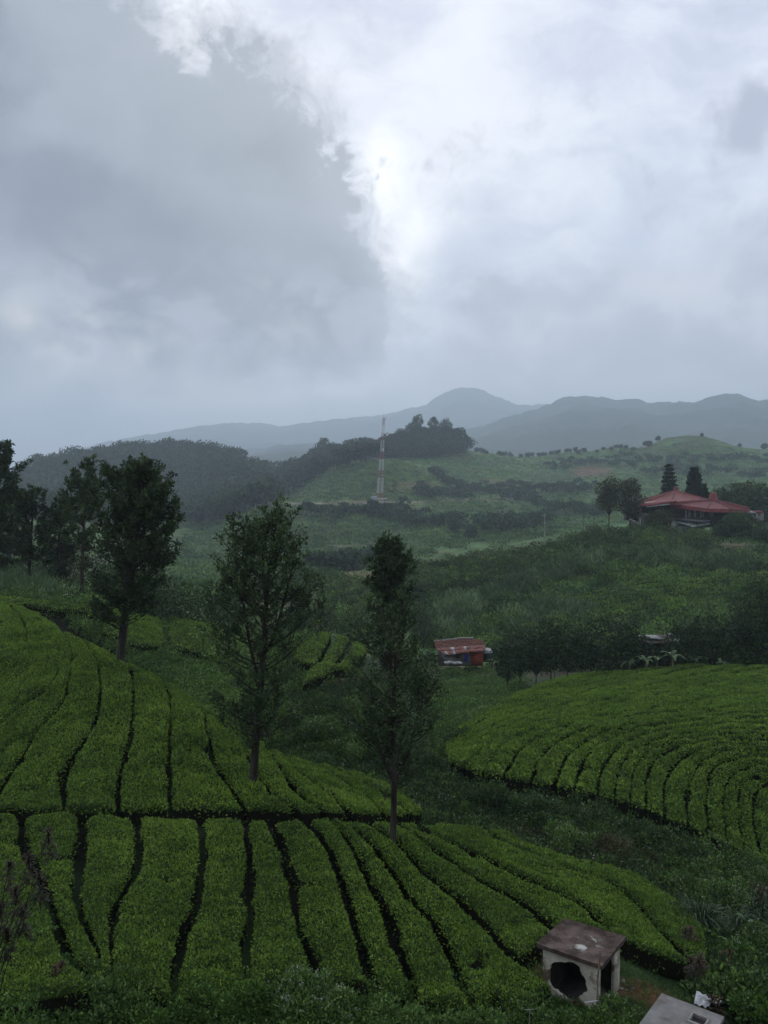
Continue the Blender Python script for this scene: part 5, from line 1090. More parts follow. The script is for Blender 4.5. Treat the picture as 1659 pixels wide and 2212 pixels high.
    # heap of white sacks before the house
    for k in range(9):
        x = 560+k*32; p = P(*q5(x, 735+rng.uniform(-15, 8)), 125.4-.1*(k % 3)); m = MB(); r = rng.uniform(.22, .32)
        u = np.linspace(0, math.pi, 7); w_ = np.linspace(0, 2*math.pi, 10, endpoint=False); V_ = np.array([(r*1.3*math.sin(a)*math.cos(b)*(1+.2*math.sin(3*b+k)), r*math.sin(a)*math.sin(b), r*.75*math.cos(a)*(1+.15*math.cos(4*b+k))) for a in u for b in w_])
        m.add(V_, [(i*10+j, i*10+(j+1) % 10, (i+1)*10+(j+1) % 10, (i+1)*10+j) for i in range(6) for j in range(10)]); tag(m.build('white_sack', M_PLAST, loc=tuple(p), smooth=True), f'white sack in the heap before the small house, {ORD[k]} from the left', 'sack', 'white sacks heaped before the house')
build_house()
# ------------------------------------------------------------------ dark shed with patched roof among the bananas
def q6(x, y): return (x/3.027+1900)*.6777, (y/3.027+1950)*.6777
M_OLDROOF = rough_mat('dull_brown_sheet', (.05, .036, .03), (.09, .06, .045), 2.5, .85, c=(.13, .12, .115), cscale=1.5)
def build_shed():
    B = P(*q6(640, 400), 104); t = thing('patched_shed', B, 'dark open shed with patched zinc and rust roof behind the bananas', 'shed')
    def L(x, y, Y): p = P(*q6(x, y), Y); return np.array((p.x-B.x, p.y-B.y, p.z-B.z))
    def quad(m, a, b, c, d, th=.05):
        v = np.array([a, b, c, d]); m.add(np.vstack([v, v-np.array([0, 0, th])]), [(0, 1, 2, 3), (7, 6, 5, 4), (0, 4, 5, 1), (1, 5, 6, 2), (2, 6, 7, 3), (3, 7, 4, 0)])
    m = MB(); quad(m, L(385, 232, 107), L(740, 213, 107), L(850, 300, 103), L(420, 300, 103)); r = m.build('roof', M_OLDROOF, t)
    z = MB(); quad(z, L(385, 228, 107), L(500, 222, 107), L(640, 275, 103.6)+(0, 0, .1), L(520, 262, 104)+(0, 0, .1)); quad(z, L(500, 222, 107), L(560, 222, 107), L(660, 268, 103.6)+(0, 0, .1), L(600, 272, 103.8)+(0, 0, .1)); quad(z, L(700, 262, 104.5), L(770, 262, 104.5), L(830, 305, 102.9)+(0, 0, .12), L(710, 285, 103.2)+(0, 0, .12)); quad(z, L(700, 208, 107), L(745, 208, 107), L(750, 222, 106.5), L(705, 222, 106.5)); z.build('zinc_sheet', M_ZINC, r)
    def wall(x0, y0, x1, y1, Y, th, mat, name='wall'):
        a = L(x0, y0, Y); b = L(x1, y1, Y); m = MB(); m.box(((a[0]+b[0])/2, a[1]+th/2, (a[2]+b[2])/2), (abs(b[0]-a[0]), th, abs(a[2]-b[2]))); return m.build(name, mat, t)
    wall(420, 270, 830, 480, 106.5, .3, M_DARKW); wall(425, 285, 435, 470, 103.2, .15, M_DARKW, 'post'); wall(690, 300, 705, 470, 103.2, .15, M_DARKW, 'post'); wall(790, 300, 825, 470, 103.2, .15, M_GREYW, 'post')
build_shed()
def simple_roof(px, py, Y, w, d, h, lb, mat=None, rz=0.0, name='house', wallm=None):
    p = P(px, py, Y); t = thing(name, p, lb, 'house'); t.rotation_euler = (0, 0, rz)
    m = MB(); m.box((0, 0, 0), (w, d, h)); m.build('wall', wallm or M_WHITE, t)
    m = MB(); v = np.array([(-w*.55, -d*.6, h*.45), (w*.55, -d*.6, h*.45), (w*.55, 0, h*.95), (-w*.55, 0, h*.95), (w*.55, d*.6, h*.45), (-w*.55, d*.6, h*.45)]); m.add(v, [(0, 1, 2, 3), (3, 2, 4, 5)]); m.add(v, [(1, 4, 2), (0, 3, 5)]); m.build('roof', mat or M_ZINC, t)
simple_roof(432, 1292, 210, 3.2, 2.4, 1.6, 'small blue grey roofed hut in the gap between the two left trees', M_ZINC, .3, wallm=M_DARKW)
simple_roof(449, 1283, 230, 1.8, 1.8, 1.6, 'tiny white walled hut just behind the blue grey roofed one', M_DAWN, .3)
simple_roof(251, 1273, 130, 2.0, 2.0, 1.2, 'tiny white hut glimpsed below the big dark oak', M_ZINC, 0)
# ------------------------------------------------------------------ broken hut, slab, pole and bits in the clearing
def q7(x, y): return x/3.068+1118.2, y/3.068+1897.6
M_HROOF = rough_mat('mossy_slab_roof', (.035, .022, .016), (.12, .085, .07), 2.2, .9, detail=8, c=(.46, .44, .40), cscale=1.6, cthr=(.46, .54), spot=(.05, -.05, 1.45, .62), bump=.5)
M_PLASTER = rough_mat('stained_plaster', (.42, .39, .31), (.58, .55, .46), 2.5, .9, detail=8, c=(.14, .10, .065), cscale=1.6, cthr=(.50, .64), bump=.4)
M_SLAB = rough_mat('grey_screed', (.15, .145, .135), (.22, .215, .20), 1.8, .85, detail=8, c=(.12, .105, .09), cscale=1.3, cthr=(.5, .7))
def build_hut():
    zr = -13.6
    FL, FR, BR, BL = [Pz(*q7(*p), zr) for p in ((125, 440), (560, 590), (720, 395), (310, 272))]
    c = (FL+FR+BR+BL)/4; gzc = -15.05
    t = thing('broken_hut', Vector((c.x, c.y, gzc)), 'small white plastered hut with a jagged hole in its wall and a flat mossy roof', 'hut')
    O = Vector((c.x, c.y, gzc)); q = [p-O for p in (FL, FR, BR, BL)]; Z = zr-gzc
    q = [Vector((p.x, p.y, Z)) for p in q]
    # roof slab, sagging slightly, with worn uneven edge and a thin raised rim
    rng = np.random.default_rng(4); m = MB(); n = 14; top = []
    for i in range(n+1):
        for j in range(n+1):
            a = q[0].lerp(q[1], i/n); b = q[3].lerp(q[2], i/n); p = a.lerp(b, j/n); e = min(i, j, n-i, n-j); top.append((p.x+rng.normal()*.006, p.y+rng.normal()*.006, p.z+.05*(e == 0)+rng.normal()*.006))
    V_ = np.array(top); f = [(i*(n+1)+j, (i+1)*(n+1)+j, (i+1)*(n+1)+j+1, i*(n+1)+j+1) for i in range(n) for j in range(n)]
    if True:
        m.add(V_, [g[::1] for g in f]); lo = V_.copy(); lo[:, 2] = Z-.07; m.add(lo, [g[::-1] for g in f])
        bd = [j for j in range(n+1)] + [i*(n+1)+n for i in range(1, n+1)] + [n*(n+1)+j for j in range(n-1, -1, -1)] + [i*(n+1) for i in range(n-1, 0, -1)]
        k = len(bd); bb = np.vstack([V_[bd], lo[bd]]); m.add(bb, [(i, k+i, k+(i+1) % k, (i+1) % k) for i in range(k)])
    m.build('roof', M_HROOF, t)
    # wall footprint a bit inside the roof
    cc = Vector((0, 0, 0)); w = [Vector((p.x*.86, p.y*.86, 0)) for p in q]; th = .10; H = Z-.07
    w = [w[0], w[1], w[2], w[3]]
    def wallseg(a, b, z0, z1, name='wall', mat=M_PLASTER, thk=th):
        d = (b-a); L = d.length; d.normalize(); nrm = Vector((-d.y, d.x, 0)); v = []
        for z in (z0, z1):
            for s in (a, b, b+nrm*thk, a+nrm*thk): v.append((s.x, s.y, z))
        m = MB(); m.add(v, [(3, 2, 1, 0), (4, 5, 6, 7), (0, 1, 5, 4), (1, 2, 6, 5), (2, 3, 7, 6), (3, 0, 4, 7)]); return m.build(name, mat, t)
    # front wall (FL..FR) with the jagged hole: extruded grid around a star-shaped opening
    a, b = w[0], w[1]; d = (b-a); L = d.length; d.normalize(); nrm = Vector((-d.y, d.x, 0))
    hc = (L*.44, H*.48); K = 40; ang = np.linspace(0, 2*math.pi, K, endpoint=False); rr = np.array([1+.07*math.sin(2*x+.6)+.05*math.sin(5*x+2)+rng.normal()*.035 for x in ang])
    inner = np.c_[hc[0]+L*.335*rr*np.cos(ang), hc[1]+H*.40*rr*np.sin(ang)]
    outer = []
    for x, y in zip(np.cos(ang), np.sin(ang)):
        s = min((L-hc[0])/x if x > 1e-6 else 1e9, -hc[0]/x if x < -1e-6 else 1e9, (H-hc[1])/y if y > 1e-6 else 1e9, -(hc[1]+.35)/y if y < -1e-6 else 1e9); outer.append((hc[0]+x*s, hc[1]+y*s))
    outer = np.array(outer)
    def w3(p2, dep): return np.array([(a.x+d.x*x+nrm.x*dep, a.y+d.y*x+nrm.y*dep, y) for x, y in p2])
    v = np.vstack([w3(outer, 0), w3(inner, 0), w3(inner, th), w3(outer, th)]); m = MB()
    m.add(v, [(i, (i+1) % K, K+(i+1) % K, K+i) for i in range(K)]); m.add(v, [(K+i, K+(i+1) % K, 2*K+(i+1) % K, 2*K+i) for i in range(K)]); m.add(v, [(2*K+i, 2*K+(i+1) % K, 3*K+(i+1) % K, 3*K+i) for i in range(K)])
    cor = w3([(0, -.35), (0, H), (L, H), (L, -.35)], 0); corb = w3([(0, -.35), (0, H), (L, H), (L, -.35)], th)
    # corners the star misses
    for cx_, cy_ in ((0, -.35), (0, H), (L, H), (L, -.35)):
        near_ = sorted(range(K), key=lambda i: np.hypot(outer[i][0]-cx_, outer[i][1]-cy_))[:2]
        tri = np.array([(cx_, cy_), outer[near_[0]], outer[near_[1]]]); m.add(w3(tri, 0), [(0, 1, 2)]); m.add(w3(tri, th), [(0, 1, 2)])
    m.add(np.vstack([cor, corb]), [(0, 1, 5, 4), (2, 3, 7, 6)])
    m.build('wall', M_PLASTER, t)['label'] = 'wall with a big jagged hole'
    # right side: two jambs and an open doorway
    A_, B_ = w[1], w[2]
    wallseg(A_, A_.lerp(B_, .06), -.35, H-.002); p0 = A_.lerp(B_, .74); j = wallseg(p0, B_, -.35, H-.002)
    wallseg(w[2], w[3], -.35, H-.004); wallseg(w[3], w[0], -.35, H-.003)
    ce = (w[0]+w[1]+w[2]+w[3])/4
    for a_, b_ in ((w[2], w[3]), (w[3], w[0])): a2 = a_.lerp(ce, .22); b2 = b_.lerp(ce, .22); wallseg(a2, b2, 0, H-.02, 'shade_lining', M_DARKW, .03)  # added inner lining, its dark colour stands in for the shade indoors
    # faded blue scrawl on the jamb
    dd = (B_-A_).normalized(); out = Vector((dd.y, -dd.x, 0)); m = MB(); s0 = A_.lerp(B_, .78); LJ = (B_-s0).length
    for k in range(9):
        z = H*.95-k*H*.085; pts = [s0+dd*LJ*(.15+.5*rng.random())+out*.008, s0+dd*LJ*(.3+.6*rng.random())+out*.008]; m.tube([(pts[0].x, pts[0].y, z), ((pts[0].x+pts[1].x)/2, (pts[0].y+pts[1].y)/2, z-.05*rng.random()), (pts[1].x, pts[1].y, z-.06)], .008, 4)
    m.build('faded_marking', M_BLUEP, t)
    m = MB(); m.box((0, 0, .06), (1.3, 1.3, .05)); m.build('floor', M_DARKW, t)
build_hut()
def build_slab():
    z = -14.0; T = Pz(*q7(955, 760), z); R_ = Pz(*q7(1370, 915), z); d = R_-T; L = d.length; d.normalize(); n = Vector((d.y, -d.x, 0)); Wd = 1.9
    lf = Pz(*q7(860, 890), z)-T; n = lf.normalized()
    O = T+d*L/2+n*Wd/2; t = thing('concrete_tank', O, 'flat grey concrete tank top with a square hatch in the lower right corner', 'tank')
    def L3(a, b, zz): p = T+d*a+n*b-O; return (p.x, p.y, zz)
    hx, hy, hw, hh = L*.60, .42, .36, .36; m = MB()
    xs = [0, hx, hx+hw, L]; ys = [0, hy, hy+hh, Wd]
    for i in range(3):
        for j in range(3):
            if i == 1 and j == 1: continue
            v = [L3(xs[i], ys[j], 0), L3(xs[i+1], ys[j], 0), L3(xs[i+1], ys[j+1], 0), L3(xs[i], ys[j+1], 0)]; m.add(v, [(3, 2, 1, 0)])
    def side(a, b, z0, z1): m.add([a+(z0,), b+(z0,), b+(z1,), a+(z1,)], [(0, 1, 2, 3)])
    C_ = [L3(0, 0, 0)[:2], L3(L, 0, 0)[:2], L3(L, Wd, 0)[:2], L3(0, Wd, 0)[:2]]
    for i in range(4): side(C_[i], C_[(i+1) % 4], 0, -.10)
    h = [L3(hx, hy, 0)[:2], L3(hx+hw, hy, 0)[:2], L3(hx+hw, hy+hh, 0)[:2], L3(hx, hy+hh, 0)[:2]]
    for i in range(4): side(h[i], h[(i+1) % 4], 0, -.5)
    m.build('top_slab', M_SLAB, t)
    m = MB(); e = .045
    for (x0, y0, x1, y1) in ((hx-.05, hy-.05, hx+hw+.05, hy), (hx-.05, hy+hh, hx+hw+.05, hy+hh+.05), (hx-.05, hy, hx, hy+hh), (hx+hw, hy, hx+hw+.05, hy+hh)):
        v = [L3(x0, y0, e), L3(x1, y0, e), L3(x1, y1, e), L3(x0, y1, e)]+[L3(x0, y0, .003), L3(x1, y0, .003), L3(x1, y1, .003), L3(x0, y1, .003)]; m.add(v, [(3, 2, 1, 0), (0, 1, 5, 4), (1, 2, 6, 5), (2, 3, 7, 6), (3, 0, 4, 7)])
    m.build('hatch_frame', M_CONC, t)
    m = MB(); v = [L3(hx+.002, hy+.002, -.06), L3(hx+hw-.002, hy+.002, -.06), L3(hx+hw-.002, hy+hh-.002, -.06), L3(hx+.002, hy+hh-.002, -.06)]; m.add(v, [(3, 2, 1, 0)]); m.build('hatch_cover', M_RUSTD, t)
    m = MB()
    s = .06; c4_ = [L3(s, s, 0)[:2], L3(L-s, s, 0)[:2], L3(L-s, Wd-s, 0)[:2], L3(s, Wd-s, 0)[:2]]
    for i in range(4): a, b = c4_[i], c4_[(i+1) % 4]; m.add([a+(-.1,), b+(-.1,), b+(-1.6,), a+(-1.6,)], [(0, 1, 2, 3)])
    m.build('tank_wall', M_CONC, t)
M_RUSTD = rough_mat('dark_rusty_plate', (.02, .016, .014), (.05, .035, .028), 6, .8)
build_slab()
def build_bits():
    a = P(*q7(520, 860), 24.3); b = P(*q7(546, 478), 24.3); m = MB(); k = np.linspace(0, 1, 9)[:, None]; pts = np.array(a)*(1-k)+np.array(b)*k+np.c_[.012*np.sin(k*9), k*0, k*0]; pts[0, 2] -= .6
    m.tube(pts-np.array(a), np.linspace(.028, .022, 9), 7)
    for q in (2, 4, 6): m.tube([pts[q]-np.array(a)-(0, 0, .012), pts[q]-np.array(a)+(0, 0, .012)], .032, 7)
    tag(m.build('bamboo_pole', rough_mat('weathered_bamboo', (.16, .12, .08), (.24, .19, .13), 8, .7), loc=tuple(a)), 'thin upright bamboo pole in front of the doorway of the broken hut', 'pole')
    m = MB(); c = P(*q7(80, 872), 23.5); w = .12; m.tube([(-w, 0, 0), (w, .02, .01)], .009, 6); m.tube([(.0, .01, .0), (.01, .01, -.9)], .008, 6); tag(m.build('stick_cross', M_CONC, loc=tuple(c)), 'thin pale stick with a crossbar in the weeds left of the hut', 'stick')
    m = MB(); c = P(*q7(490, 818), 24.2); m.tube([(-.18, 0, -.02), (.16, 0, .03)], .016, 6); tag(m.build('pale_stick', M_WHITE, loc=tuple(c)), 'pale stick lying across the foot of the bamboo pole', 'stick')
    # torn plastic sheet caught on the shrubs behind the slab
    pts_ = [(1185, 745), (1215, 770), (1300, 795), (1360, 800), (1345, 850), (1290, 870), (1215, 850), (1170, 825)]
    n = 9; m = MB(); c = P(*q7(1250, 810), 25.6); V_ = []
    for i in range(n):
        for j in range(n):
            u, v = i/(n-1), j/(n-1); top = (1185+u*165, 745+u*52 + 30*math.sin(u*3)*u); bot = (1168+u*150, 830+u*40); x, y = top[0]*(1-v)+bot[0]*v, top[1]*(1-v)+bot[1]*v
            p = P(*q7(x, y), 25.9-.7*v+.10*math.sin(u*17+v*5)); V_.append((p.x-c.x, p.y-c.y, p.z-c.z+.05*math.sin(u*23)))
    m.add(V_, [(i*n+j, (i+1)*n+j, (i+1)*n+j+1, i*n+j+1) for i in range(n-1) for j in range(n-1)]); tag(m.build('torn_sheet', M_PLAST, loc=tuple(c), smooth=True), 'torn whitish plastic sheet draped behind the concrete tank', 'plastic sheet')
    m = MB(); c = P(*q7(1335, 840), 25.2); rng = np.random.default_rng(2); g_ = [(x*.09, y*.07+.02*math.sin(x*2), -.06*y+.03*math.sin(x*3+y)) for x in range(-3, 4) for y in range(-2, 4)]; m.add(g_, [(i*6+j, (i+1)*6+j, (i+1)*6+j+1, i*6+j+1) for i in range(6) for j in range(5)]); tag(m.build('green_net', rough_mat('teal_net', (.01, .05, .045), (.02, .08, .07), 6, .8), loc=tuple(c), smooth=True), 'dark teal netting bunched beside the plastic sheet', 'netting')
    # rubble by the hut
    rb = [(700, 690, .10), (730, 715, .08), (690, 735, .07), (760, 735, .09), (720, 745, .06), (780, 705, .05), (660, 700, .07)]
    for k, (x, y, r) in enumerate(rb):
        w = on_ground(*q7(x, y), 0.0, 20, 40); m = MB(); u = rng.normal(size=(12, 3)); u = unit(u)*r*np.array([1, .8, .55]); 
        import bmesh
        bm = bmesh.new(); [bm.verts.new(tuple(p)) for p in u]; bmesh.ops.convex_hull(bm, input=bm.verts); me = bpy.data.meshes.new('rubble_stone'); bm.to_mesh(me); bm.free(); me.materials.append(M_GREYW); o = bpy.data.objects.new('rubble_stone', me); S.collection.objects.link(o); o.location = w+Vector((0, 0, r*.3)); tag(o, f'grey brown stone in the small rubble heap right of the hut, {["third","middle","lowest left","lowest right","front","rightmost","leftmost"][k]} one', 'stone', 'rubble right of the hut')
    a = on_ground(*q7(785, 728), .05, 20, 40); b = on_ground(*q7(803, 748), .05, 20, 40); m = MB(); m.tube([(0, 0, .04), tuple((b-a)+Vector((0, 0, .05)))], .022, 6); tag(m.build('red_pipe', M_ORANGE, loc=tuple(a)), 'short reddish pipe piece in the rubble right of the hut', 'pipe')
build_bits()
# ------------------------------------------------------------------ lattice mast and utility poles
def build_mast():
    Y = 690; b = P(820, 1080, Y); top = P(829, 902, Y); H = top.z-b.z; t = thing('lattice_mast', b, 'tall red and white lattice radio mast on the far hill', 'mast')
    nb = 22; wb, wt = 2.8, .7; seg = [MB() for _ in range(9)]; lx = top.x-b.x
    def corner(h, k):
        w = (wb*(1-h)+wt*h); a = k*math.pi/2+math.pi/4+.3; return np.array([lx*h+w*math.cos(a), w*math.sin(a), h*H])
    bands = [0, .1, .24, .36, .50, .60, .72, .80, .90, 1.01]
    for i in range(nb):
        h0, h1 = i/nb, (i+1)/nb; m = seg[min(8, int(np.searchsorted(bands, h0+.01)-1))]; r = .09*(1-h0)+.05
        for k in range(4):
            m.tube([corner(h0, k), corner(h1, k)], r*1.25, 4, cap=False); m.tube([corner(h0, k), corner(h1, (k+1) % 4)], r*.6, 3, cap=False); m.tube([corner(h0, (k+1) % 4), corner(h1, k)], r*.6, 3, cap=False); m.tube([corner(h0, k), corner(h0, (k+1) % 4)], r*.6, 3, cap=False)
    [g.build('red_section' if i % 2 == 0 else 'white_section', M_METALR if i % 2 == 0 else M_METALW, t) for i, g in enumerate(seg) if g.n]
    for h, s in ((.98, 1.2), (.62, 1.4), (.60, 1.3), (.30, .9)):
        m = MB(); c = corner(h, 0); m.tube([c+(0, -.4, 0), c+(0, -.75, 0)], s*.6, 10); m.build('dish', M_METALW, t)
    m = MB(); m.tube([(lx, 0, H), (lx, 0, H+3)], .08, 4); m.tube([(lx+1.6, 0, H-2), (lx+1.6, 0, H+.5)], .1, 4); m.build('aerial', M_METALR, t)
    c = P(808, 1078, Y-2); m = MB(); t2 = thing('equipment_cabin', c, 'small pale cabin beside the foot of the radio mast', 'cabin'); m.box((0, 0, 0), (4, 3.4, 3.4)); m.build('wall', M_BLUEP, t2); m = MB(); m.box((0, 0, 1.9), (4.6, 4, .3)); m.build('roof', M_WHITE, t2)
    c = P(824, 1079, Y-6); t3 = thing('compound_wall', c, 'pale low wall of the compound around the mast foot', 'wall'); m = MB(); m.box((0, 0, 0), (8.5, .3, 2.4)); m.box((-4.1, 4, 0), (.3, 8, 2.4)); m.box((4.1, 4, 0), (.3, 8, 2.4)); m.build('wall', rough_mat('buff_wall', (.34, .29, .24), (.42, .36, .30), 1, .9), t3)
    c = P(812, 997, 798); t4 = thing('hilltop_hut', c, 'low grey hut on the hilltop behind the radio mast', 'hut'); m = MB(); m.box((0, 0, 1), (6, 4, 3)); m.build('wall', M_GREYW, t4); m = MB(); m.box((0, 0, 2.7), (6.6, 4.6, .3)); m.build('roof', M_WHITE, t4)
build_mast()
def pole(px, py0, py1, Y, lb, r=.16, arm=True):
    a = P(px, py0, Y); b = P(px-1, py1, Y); t = thing('utility_pole', a, lb, 'utility pole'); m = MB(); m.tube([(0, 0, -1.5), tuple(b-a)], [r, r*.6], 7); m.build('pole', M_CONC, t)
    if arm: m = MB(); d = b-a; m.box((d.x, 0, d.z-.5), (1.5, .12, .14)); m.build('crossarm', M_CONC, t)
pole(1177, 1168, 1109, 238, 'pale concrete utility pole standing on the ridge left of the restaurant', .17)
def cable(a, b, sag, lb):
    m = MB(); q = np.linspace(0, 1, 24)[:, None]; p = np.array(a)*(1-q)+np.array(b)*q; p[:, 2] -= sag*4*(q*(1-q))[:, 0]; m.tube(p-np.array(a), .035, 3); tag(m.build('cable', M_DARKW, loc=tuple(a)), lb, 'cable')
cable(P(1176, 1113, 238), P(1420, 1085, 250), 1.0, 'power cable from the ridge pole to the restaurant roof')
cable(P(1176, 1113, 238), P(556, 1132, 520), 6, 'power cable from the ridge pole down the valley to the left')
pole(553, 1112, 1088, 560, 'faint distant utility pole on the slope right of the big dark oak', .2, False)
# ------------------------------------------------------------------ far woods, belts and single far trees
def canopy(name, label, pts, rng, r, h, per, leaf, mat=None, trunks=False, top=True):
    F_ = MB(); n = len(pts); rr = r*rng.uniform(.6, 1.35, n); hh = h*rng.uniform(.7, 1.3, n)
    i = np.repeat(np.arange(n), per); m = len(i); d = rdir(rng, m); d[:, 2] = np.where(d[:, 2] < -.2, -d[:, 2], d[:, 2])
    bl = np.array([[math.cos(k*2.4)*.5, math.sin(k*2.4)*.5, .12*(k % 3)] for k in range(5)]); off = bl[rng.integers(0, 5, m)]
    c = pts[i] + np.c_[np.zeros((m, 2)), hh[i]-rr[i]*.55] + off*rr[i][:, None]
    p = c + d*(rr[i]*rng.uniform(.42, .62, m))[:, None]*np.array([1, 1, .8])
    tb = rng.normal(0, .12, n); F_.leaves(p, unit(d*.4+rdir(rng, m)), leaf*rng.uniform(.6, 1.3, m), leaf*.6, np.clip(rng.beta(2, 3, m)+tb[i]+d[:, 2]*.15, 0, 1), 0, rng)
    for k in range(n):
        if trunks or k % 3 == 0: F_.tube([tuple(pts[k]-(0, 0, 1)), tuple(pts[k]+(0, 0, hh[k]-rr[k]*.4))], [.28, .15], 3, .1, 1, cap=False)
    o = F_.build(name, [mat or M_FAR, M_BARK]); tag(o, label, kind='stuff'); return o
R2 = np.random.default_rng(9)
M_HTEA = leaf_mat('hill_tea_leaf', (.034, .070, .022), (.080, .150, .040), (.15, .235, .065), .1, .7, .15, patch=1.3, pscale=.02)
LHILL = [(-60,1030),(30,1032),(100,1000),(250,975),(430,970),(520,988),(600,1010),(690,985),(700,1010),(600,1060),(560,1095),(470,1112),(300,1130),(-60,1118)]
pa = region_pts(LHILL, 1500, R2, 6, 620, 1400); canopy('woodland', 'dense dark forest covering the rounded hill on the left', pa, R2, 9.5, 12, 110, 3.2)
k = R2.integers(0, len(UG), 1)
# the forest's uneven skyline: larger crowns along the ridge of that hill
def ridge_pts(px0, px1, n, Y0_, Y1_, rng, back=0.0):
    out = []
    for px in np.linspace(px0, px1, n)+rng.uniform(-4, 4, n):
        u = float(ray(px, 1000)[0]); ys = np.exp(np.linspace(math.log(Y0_), math.log(Y1_), 200)); t = tval(np.full(200, u), ys); k = int(np.argmax(t)); Y = ys[k]+rng.uniform(-25, 10)+back; out.append((u*Y, Y, float(gz(u*Y, Y))))
    return np.array(out)
rp = ridge_pts(60, 560, 34, 1050, 1250, R2); canopy('woodland', 'large rounded crowns along the skyline of the left forest hill', rp, R2, 17, 15, 520, 3.0)
canopy('woodland', 'dark wood running down the ridge left of the radio mast', region_pts([(563,1066),(600,1035),(650,1012),(690,995),(770,962),(840,958),(840,985),(770,1000),(700,1018),(660,1042),(610,1072),(565,1095)], 620, R2, 3, 700, 1250), R2, 7.5, 12, 130, 2.4, M_WOOD)
canopy('woodland', 'dark wood on the round hilltop behind the radio mast', region_pts([(828,985),(835,962),(900,955),(960,955),(1000,966),(1012,975),(960,982),(880,986),(835,992)], 330, R2, 3, 850, 1250), R2, 8, 11, 170, 2.4, M_WOOD)
cp = ridge_pts(845, 990, 26, 980, 1120, R2); h_ = np.interp(cp[:, 0]/cp[:, 1]*FPX+CX, [845, 880, 905, 935, 965, 990], [12, 24, 30, 30, 24, 12])
for k in range(0, 26):
    pass
canopy('woodland', 'tall crowded crowns crowning the round hilltop', np.repeat(cp, 2, 0)+R2.normal(size=(52, 3))*np.array([5, 12, 0]), R2, 9, 15, 200, 2.3, M_WOOD)
rp2 = ridge_pts(655, 835, 34, 1000, 1200, R2); canopy('woodland', 'crowns on the skyline between the forest hill and the mast', rp2, R2, 9, 13, 190, 2.3, M_WOOD)
# tree belts in the valley
def belt(pts, n, width, label, r=4.0, h=7.5, per=100, leaf=2.0, y0=350, y1=1200, mat=None):
    p = resample(np.array(pts, float), n)+R2.normal(size=(n, 2))*np.array([6, width]); w = hit(p[:, 0], p[:, 1], 1.0, y0, y1); w = w[~np.isnan(w[:, 0])]; canopy('tree_belt', label, np.c_[w, gz(w[:, 0], w[:, 1])], R2, r, h*.75, per, leaf, mat)
belt([(930,1022),(980,1048),(1040,1062),(1110,1058),(1180,1062),(1280,1058)], 85, 4, 'long dark belt of trees winding across the far valley')
belt([(1085,1075),(1130,1082),(1190,1100),(1260,1112),(1300,1120)], 44, 4, 'dark belt of trees beside the bright tea slope')
belt([(1035,1140),(1080,1135),(1140,1132),(1190,1128)], 36, 6, 'dark clump of trees left of the ridge pole', r=4.5, h=8)
belt([(830,1115),(870,1120),(905,1128),(940,1130),(1000,1132)], 30, 5, 'dark clump of trees in the valley right of the mast foot', r=4.5, h=8)
belt([(650,1110),(700,1115),(770,1105),(820,1112),(880,1110)], 30, 5, 'broken line of trees on the slope below the mast', r=4, h=8)
belt([(690,1230),(730,1222),(770,1215),(820,1212)], 30, 5, 'dark scrubby trees in the valley bottom behind the middle oak', r=4, h=5, y0=300)
belt([(1350,985),(1420,998),(1500,996),(1580,992),(1659,995)], 40, 4, 'sparse belt of dark trees on the upper right slope', r=4.5, h=7)
belt([(1180,1010),(1230,1003),(1310,1000),(1370,1008)], 30, 5, 'thin belt of trees under the far ridge', r=4, h=6)
belt([(1390,1020),(1450,1018),(1530,1022),(1620,1028),(1659,1030)], 36, 4, 'belt of dark trees across the slope above the restaurant', r=4.5, h=7)
belt([(895,1065),(920,1072),(960,1068),(1010,1076)], 26, 4, 'small dark thicket beside the road right of the mast', r=4, h=7)
# far trees along the ridge, one by one
def far_tree(p, H, R, seed, lb, group=None, hb=.10, per=70, leaf=1.0, nb=6):
    rng = np.random.default_rng(seed); t = thing('ridge_tree', Vector(p), lb, 'tree', group); W_ = MB(); W_.tube([(0, 0, -1.5), (0, 0, H*.7)], [H*.028, H*.012], 5); F_ = MB()
    for c, r in crown_blobs(rng, H, R, hb*H, nb):
        n = per; d = rdir(rng, n); F_.leaves(c+d*(r*rng.uniform(.5, 1.05, n))[:, None], unit(d*.4+rdir(rng, n)), leaf, leaf*.6, rng.beta(2, 3, n), 0, rng)
    W_.build('trunk', M_BARK, t); F_.build('crown', M_FAR, t)
RT = [(1028,7,3.2),(1037,7,3.2),(1046,6,3),(1054,5,2.5),(1075,7,3.2),(1083,7,3),(1090,8,3.6),(1099,8,3.4),(1106,5,2.6),(1122,5,3),(1135,6,3),(1143,7,3.2),(1152,7,3.3),(1160,6,3),(1168,6,3.2),(1176,5,2.6),(1190,7,3.2),(1199,7,3),(1208,6,3),(1224,7,3),(1232,7,3.2),(1241,9,2.6),(1250,7,3),(1258,5,3),(1265,5,2.6),(1292,4,2.4),(1304,4,2.4),(1318,5,3),(1329,6,3),(1344,5,3),(1354,5,3),(1364,5,3)]
TH = ORD+['thirty-first', 'thirty-second']
for k, (px, H, R) in enumerate(RT):
    p = ridge_pts(px, px, 1, 1000, 1200, np.random.default_rng(k))[0]
    far_tree(p, H*.7, R*1.05, 700+k, f'small dark tree in the line along the far ridge, {TH[k]} from the left', 'trees in a line along the far ridge')
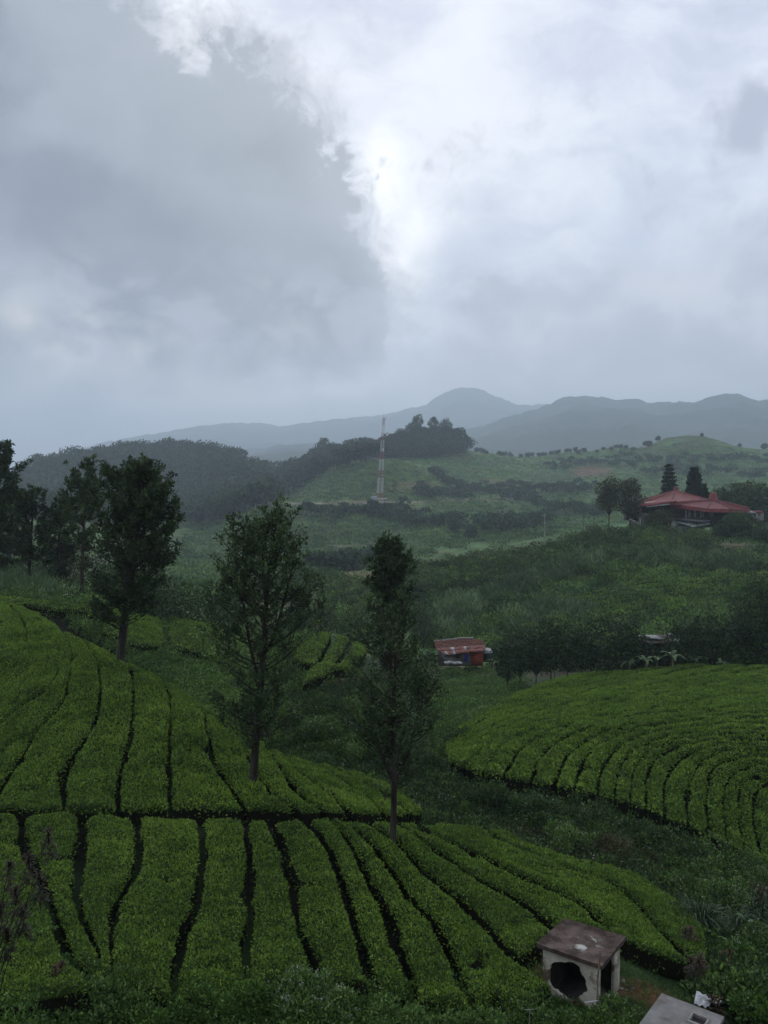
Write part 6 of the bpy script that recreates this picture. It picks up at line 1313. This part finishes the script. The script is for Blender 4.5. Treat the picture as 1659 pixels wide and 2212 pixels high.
for px, H, R, lb in [(1012, 13, 5, 'two tiered tree standing alone right of the wooded hilltop'), (1393, 5, 3, 'small tree at the left foot of the grassy knoll'), (1422, 5, 2.2, 'dark tree by the bare patch on the knoll'), (1403, 6, 3.6, 'low tree left of the bare patch on the knoll'), (1517, 2.4, 1.1, 'tiny lone tree on top of the grassy knoll'), (1597, 3, 1.8, 'tiny tree on the right slope of the knoll'), (1650, 6, 4, 'small tree on the ridge at the right edge'),
                     (904, 34, 6, 'tallest tree rising above the wooded hilltop'), (890, 27, 6.5, 'spreading tree left of the tallest on the wooded hilltop'), (937, 30, 6, 'narrow tree right of the tallest on the wooded hilltop'), (962, 27, 7, 'rounded tree on the right of the wooded hilltop'), (983, 19, 7, 'lower rounded tree at the right end of the wooded hilltop'), (868, 21, 8, 'wide crowned tree at the left of the wooded hilltop'), (700, 25, 8, 'pale open crowned tree on the skyline left of the mast')]:
    p = ridge_pts(px, px, 1, 980, 1200, np.random.default_rng(int(px)))[0]; far_tree(p, H, R, 800+px, lb, None, .45, 110, 1.7, 9)
# single trees down in the valley
for k, (px, py, Y0_, H, R, lb) in enumerate([(485,1113,500,11,2.6,'small conical tree on the slope right of the big dark oak'), (503,1112,500,10,4,'round tree beside the small conical tree'), (432,1130,500,8,4,'low round tree left of the conical one'), (1018,1165,500,9,4,'round dark tree on the near valley floor'), (980,1150,500,8,4.5,'dark tree left of the round one on the valley floor'), (800,1122,400,9,3.4,'lone dark tree below the road under the mast'), (1060,1128,500,6,3,'little tree left of the clump by the ridge pole'), (1118,1085,500,10,5,'rounded tree at the end of the belt by the bright slope')]):
    w = hit(px, py, 0, Y0_)[0]; far_tree((w[0], w[1], float(gz(*w))), H*.8, R*.8, 900+k, lb, None, .2, 90, 1.3, 7)
# mountain forest: rough canopy on the crests of the two mountain chains

scatter('hill_tea', 'cropped tea and low bushes covering the middle hills', region_pts([(340,1240),(420,1120),(560,1090),(700,1010),(840,995),(1000,985),(1300,975),(1500,955),(1700,985),(1700,1060),(1400,1120),(1290,1140),(1100,1175),(850,1210),(700,1262),(640,1300),(340,1290)], 15000, R2, 0, 180, 1150), R2, 1.8, .7, 8, 1.3, M_HTEA)
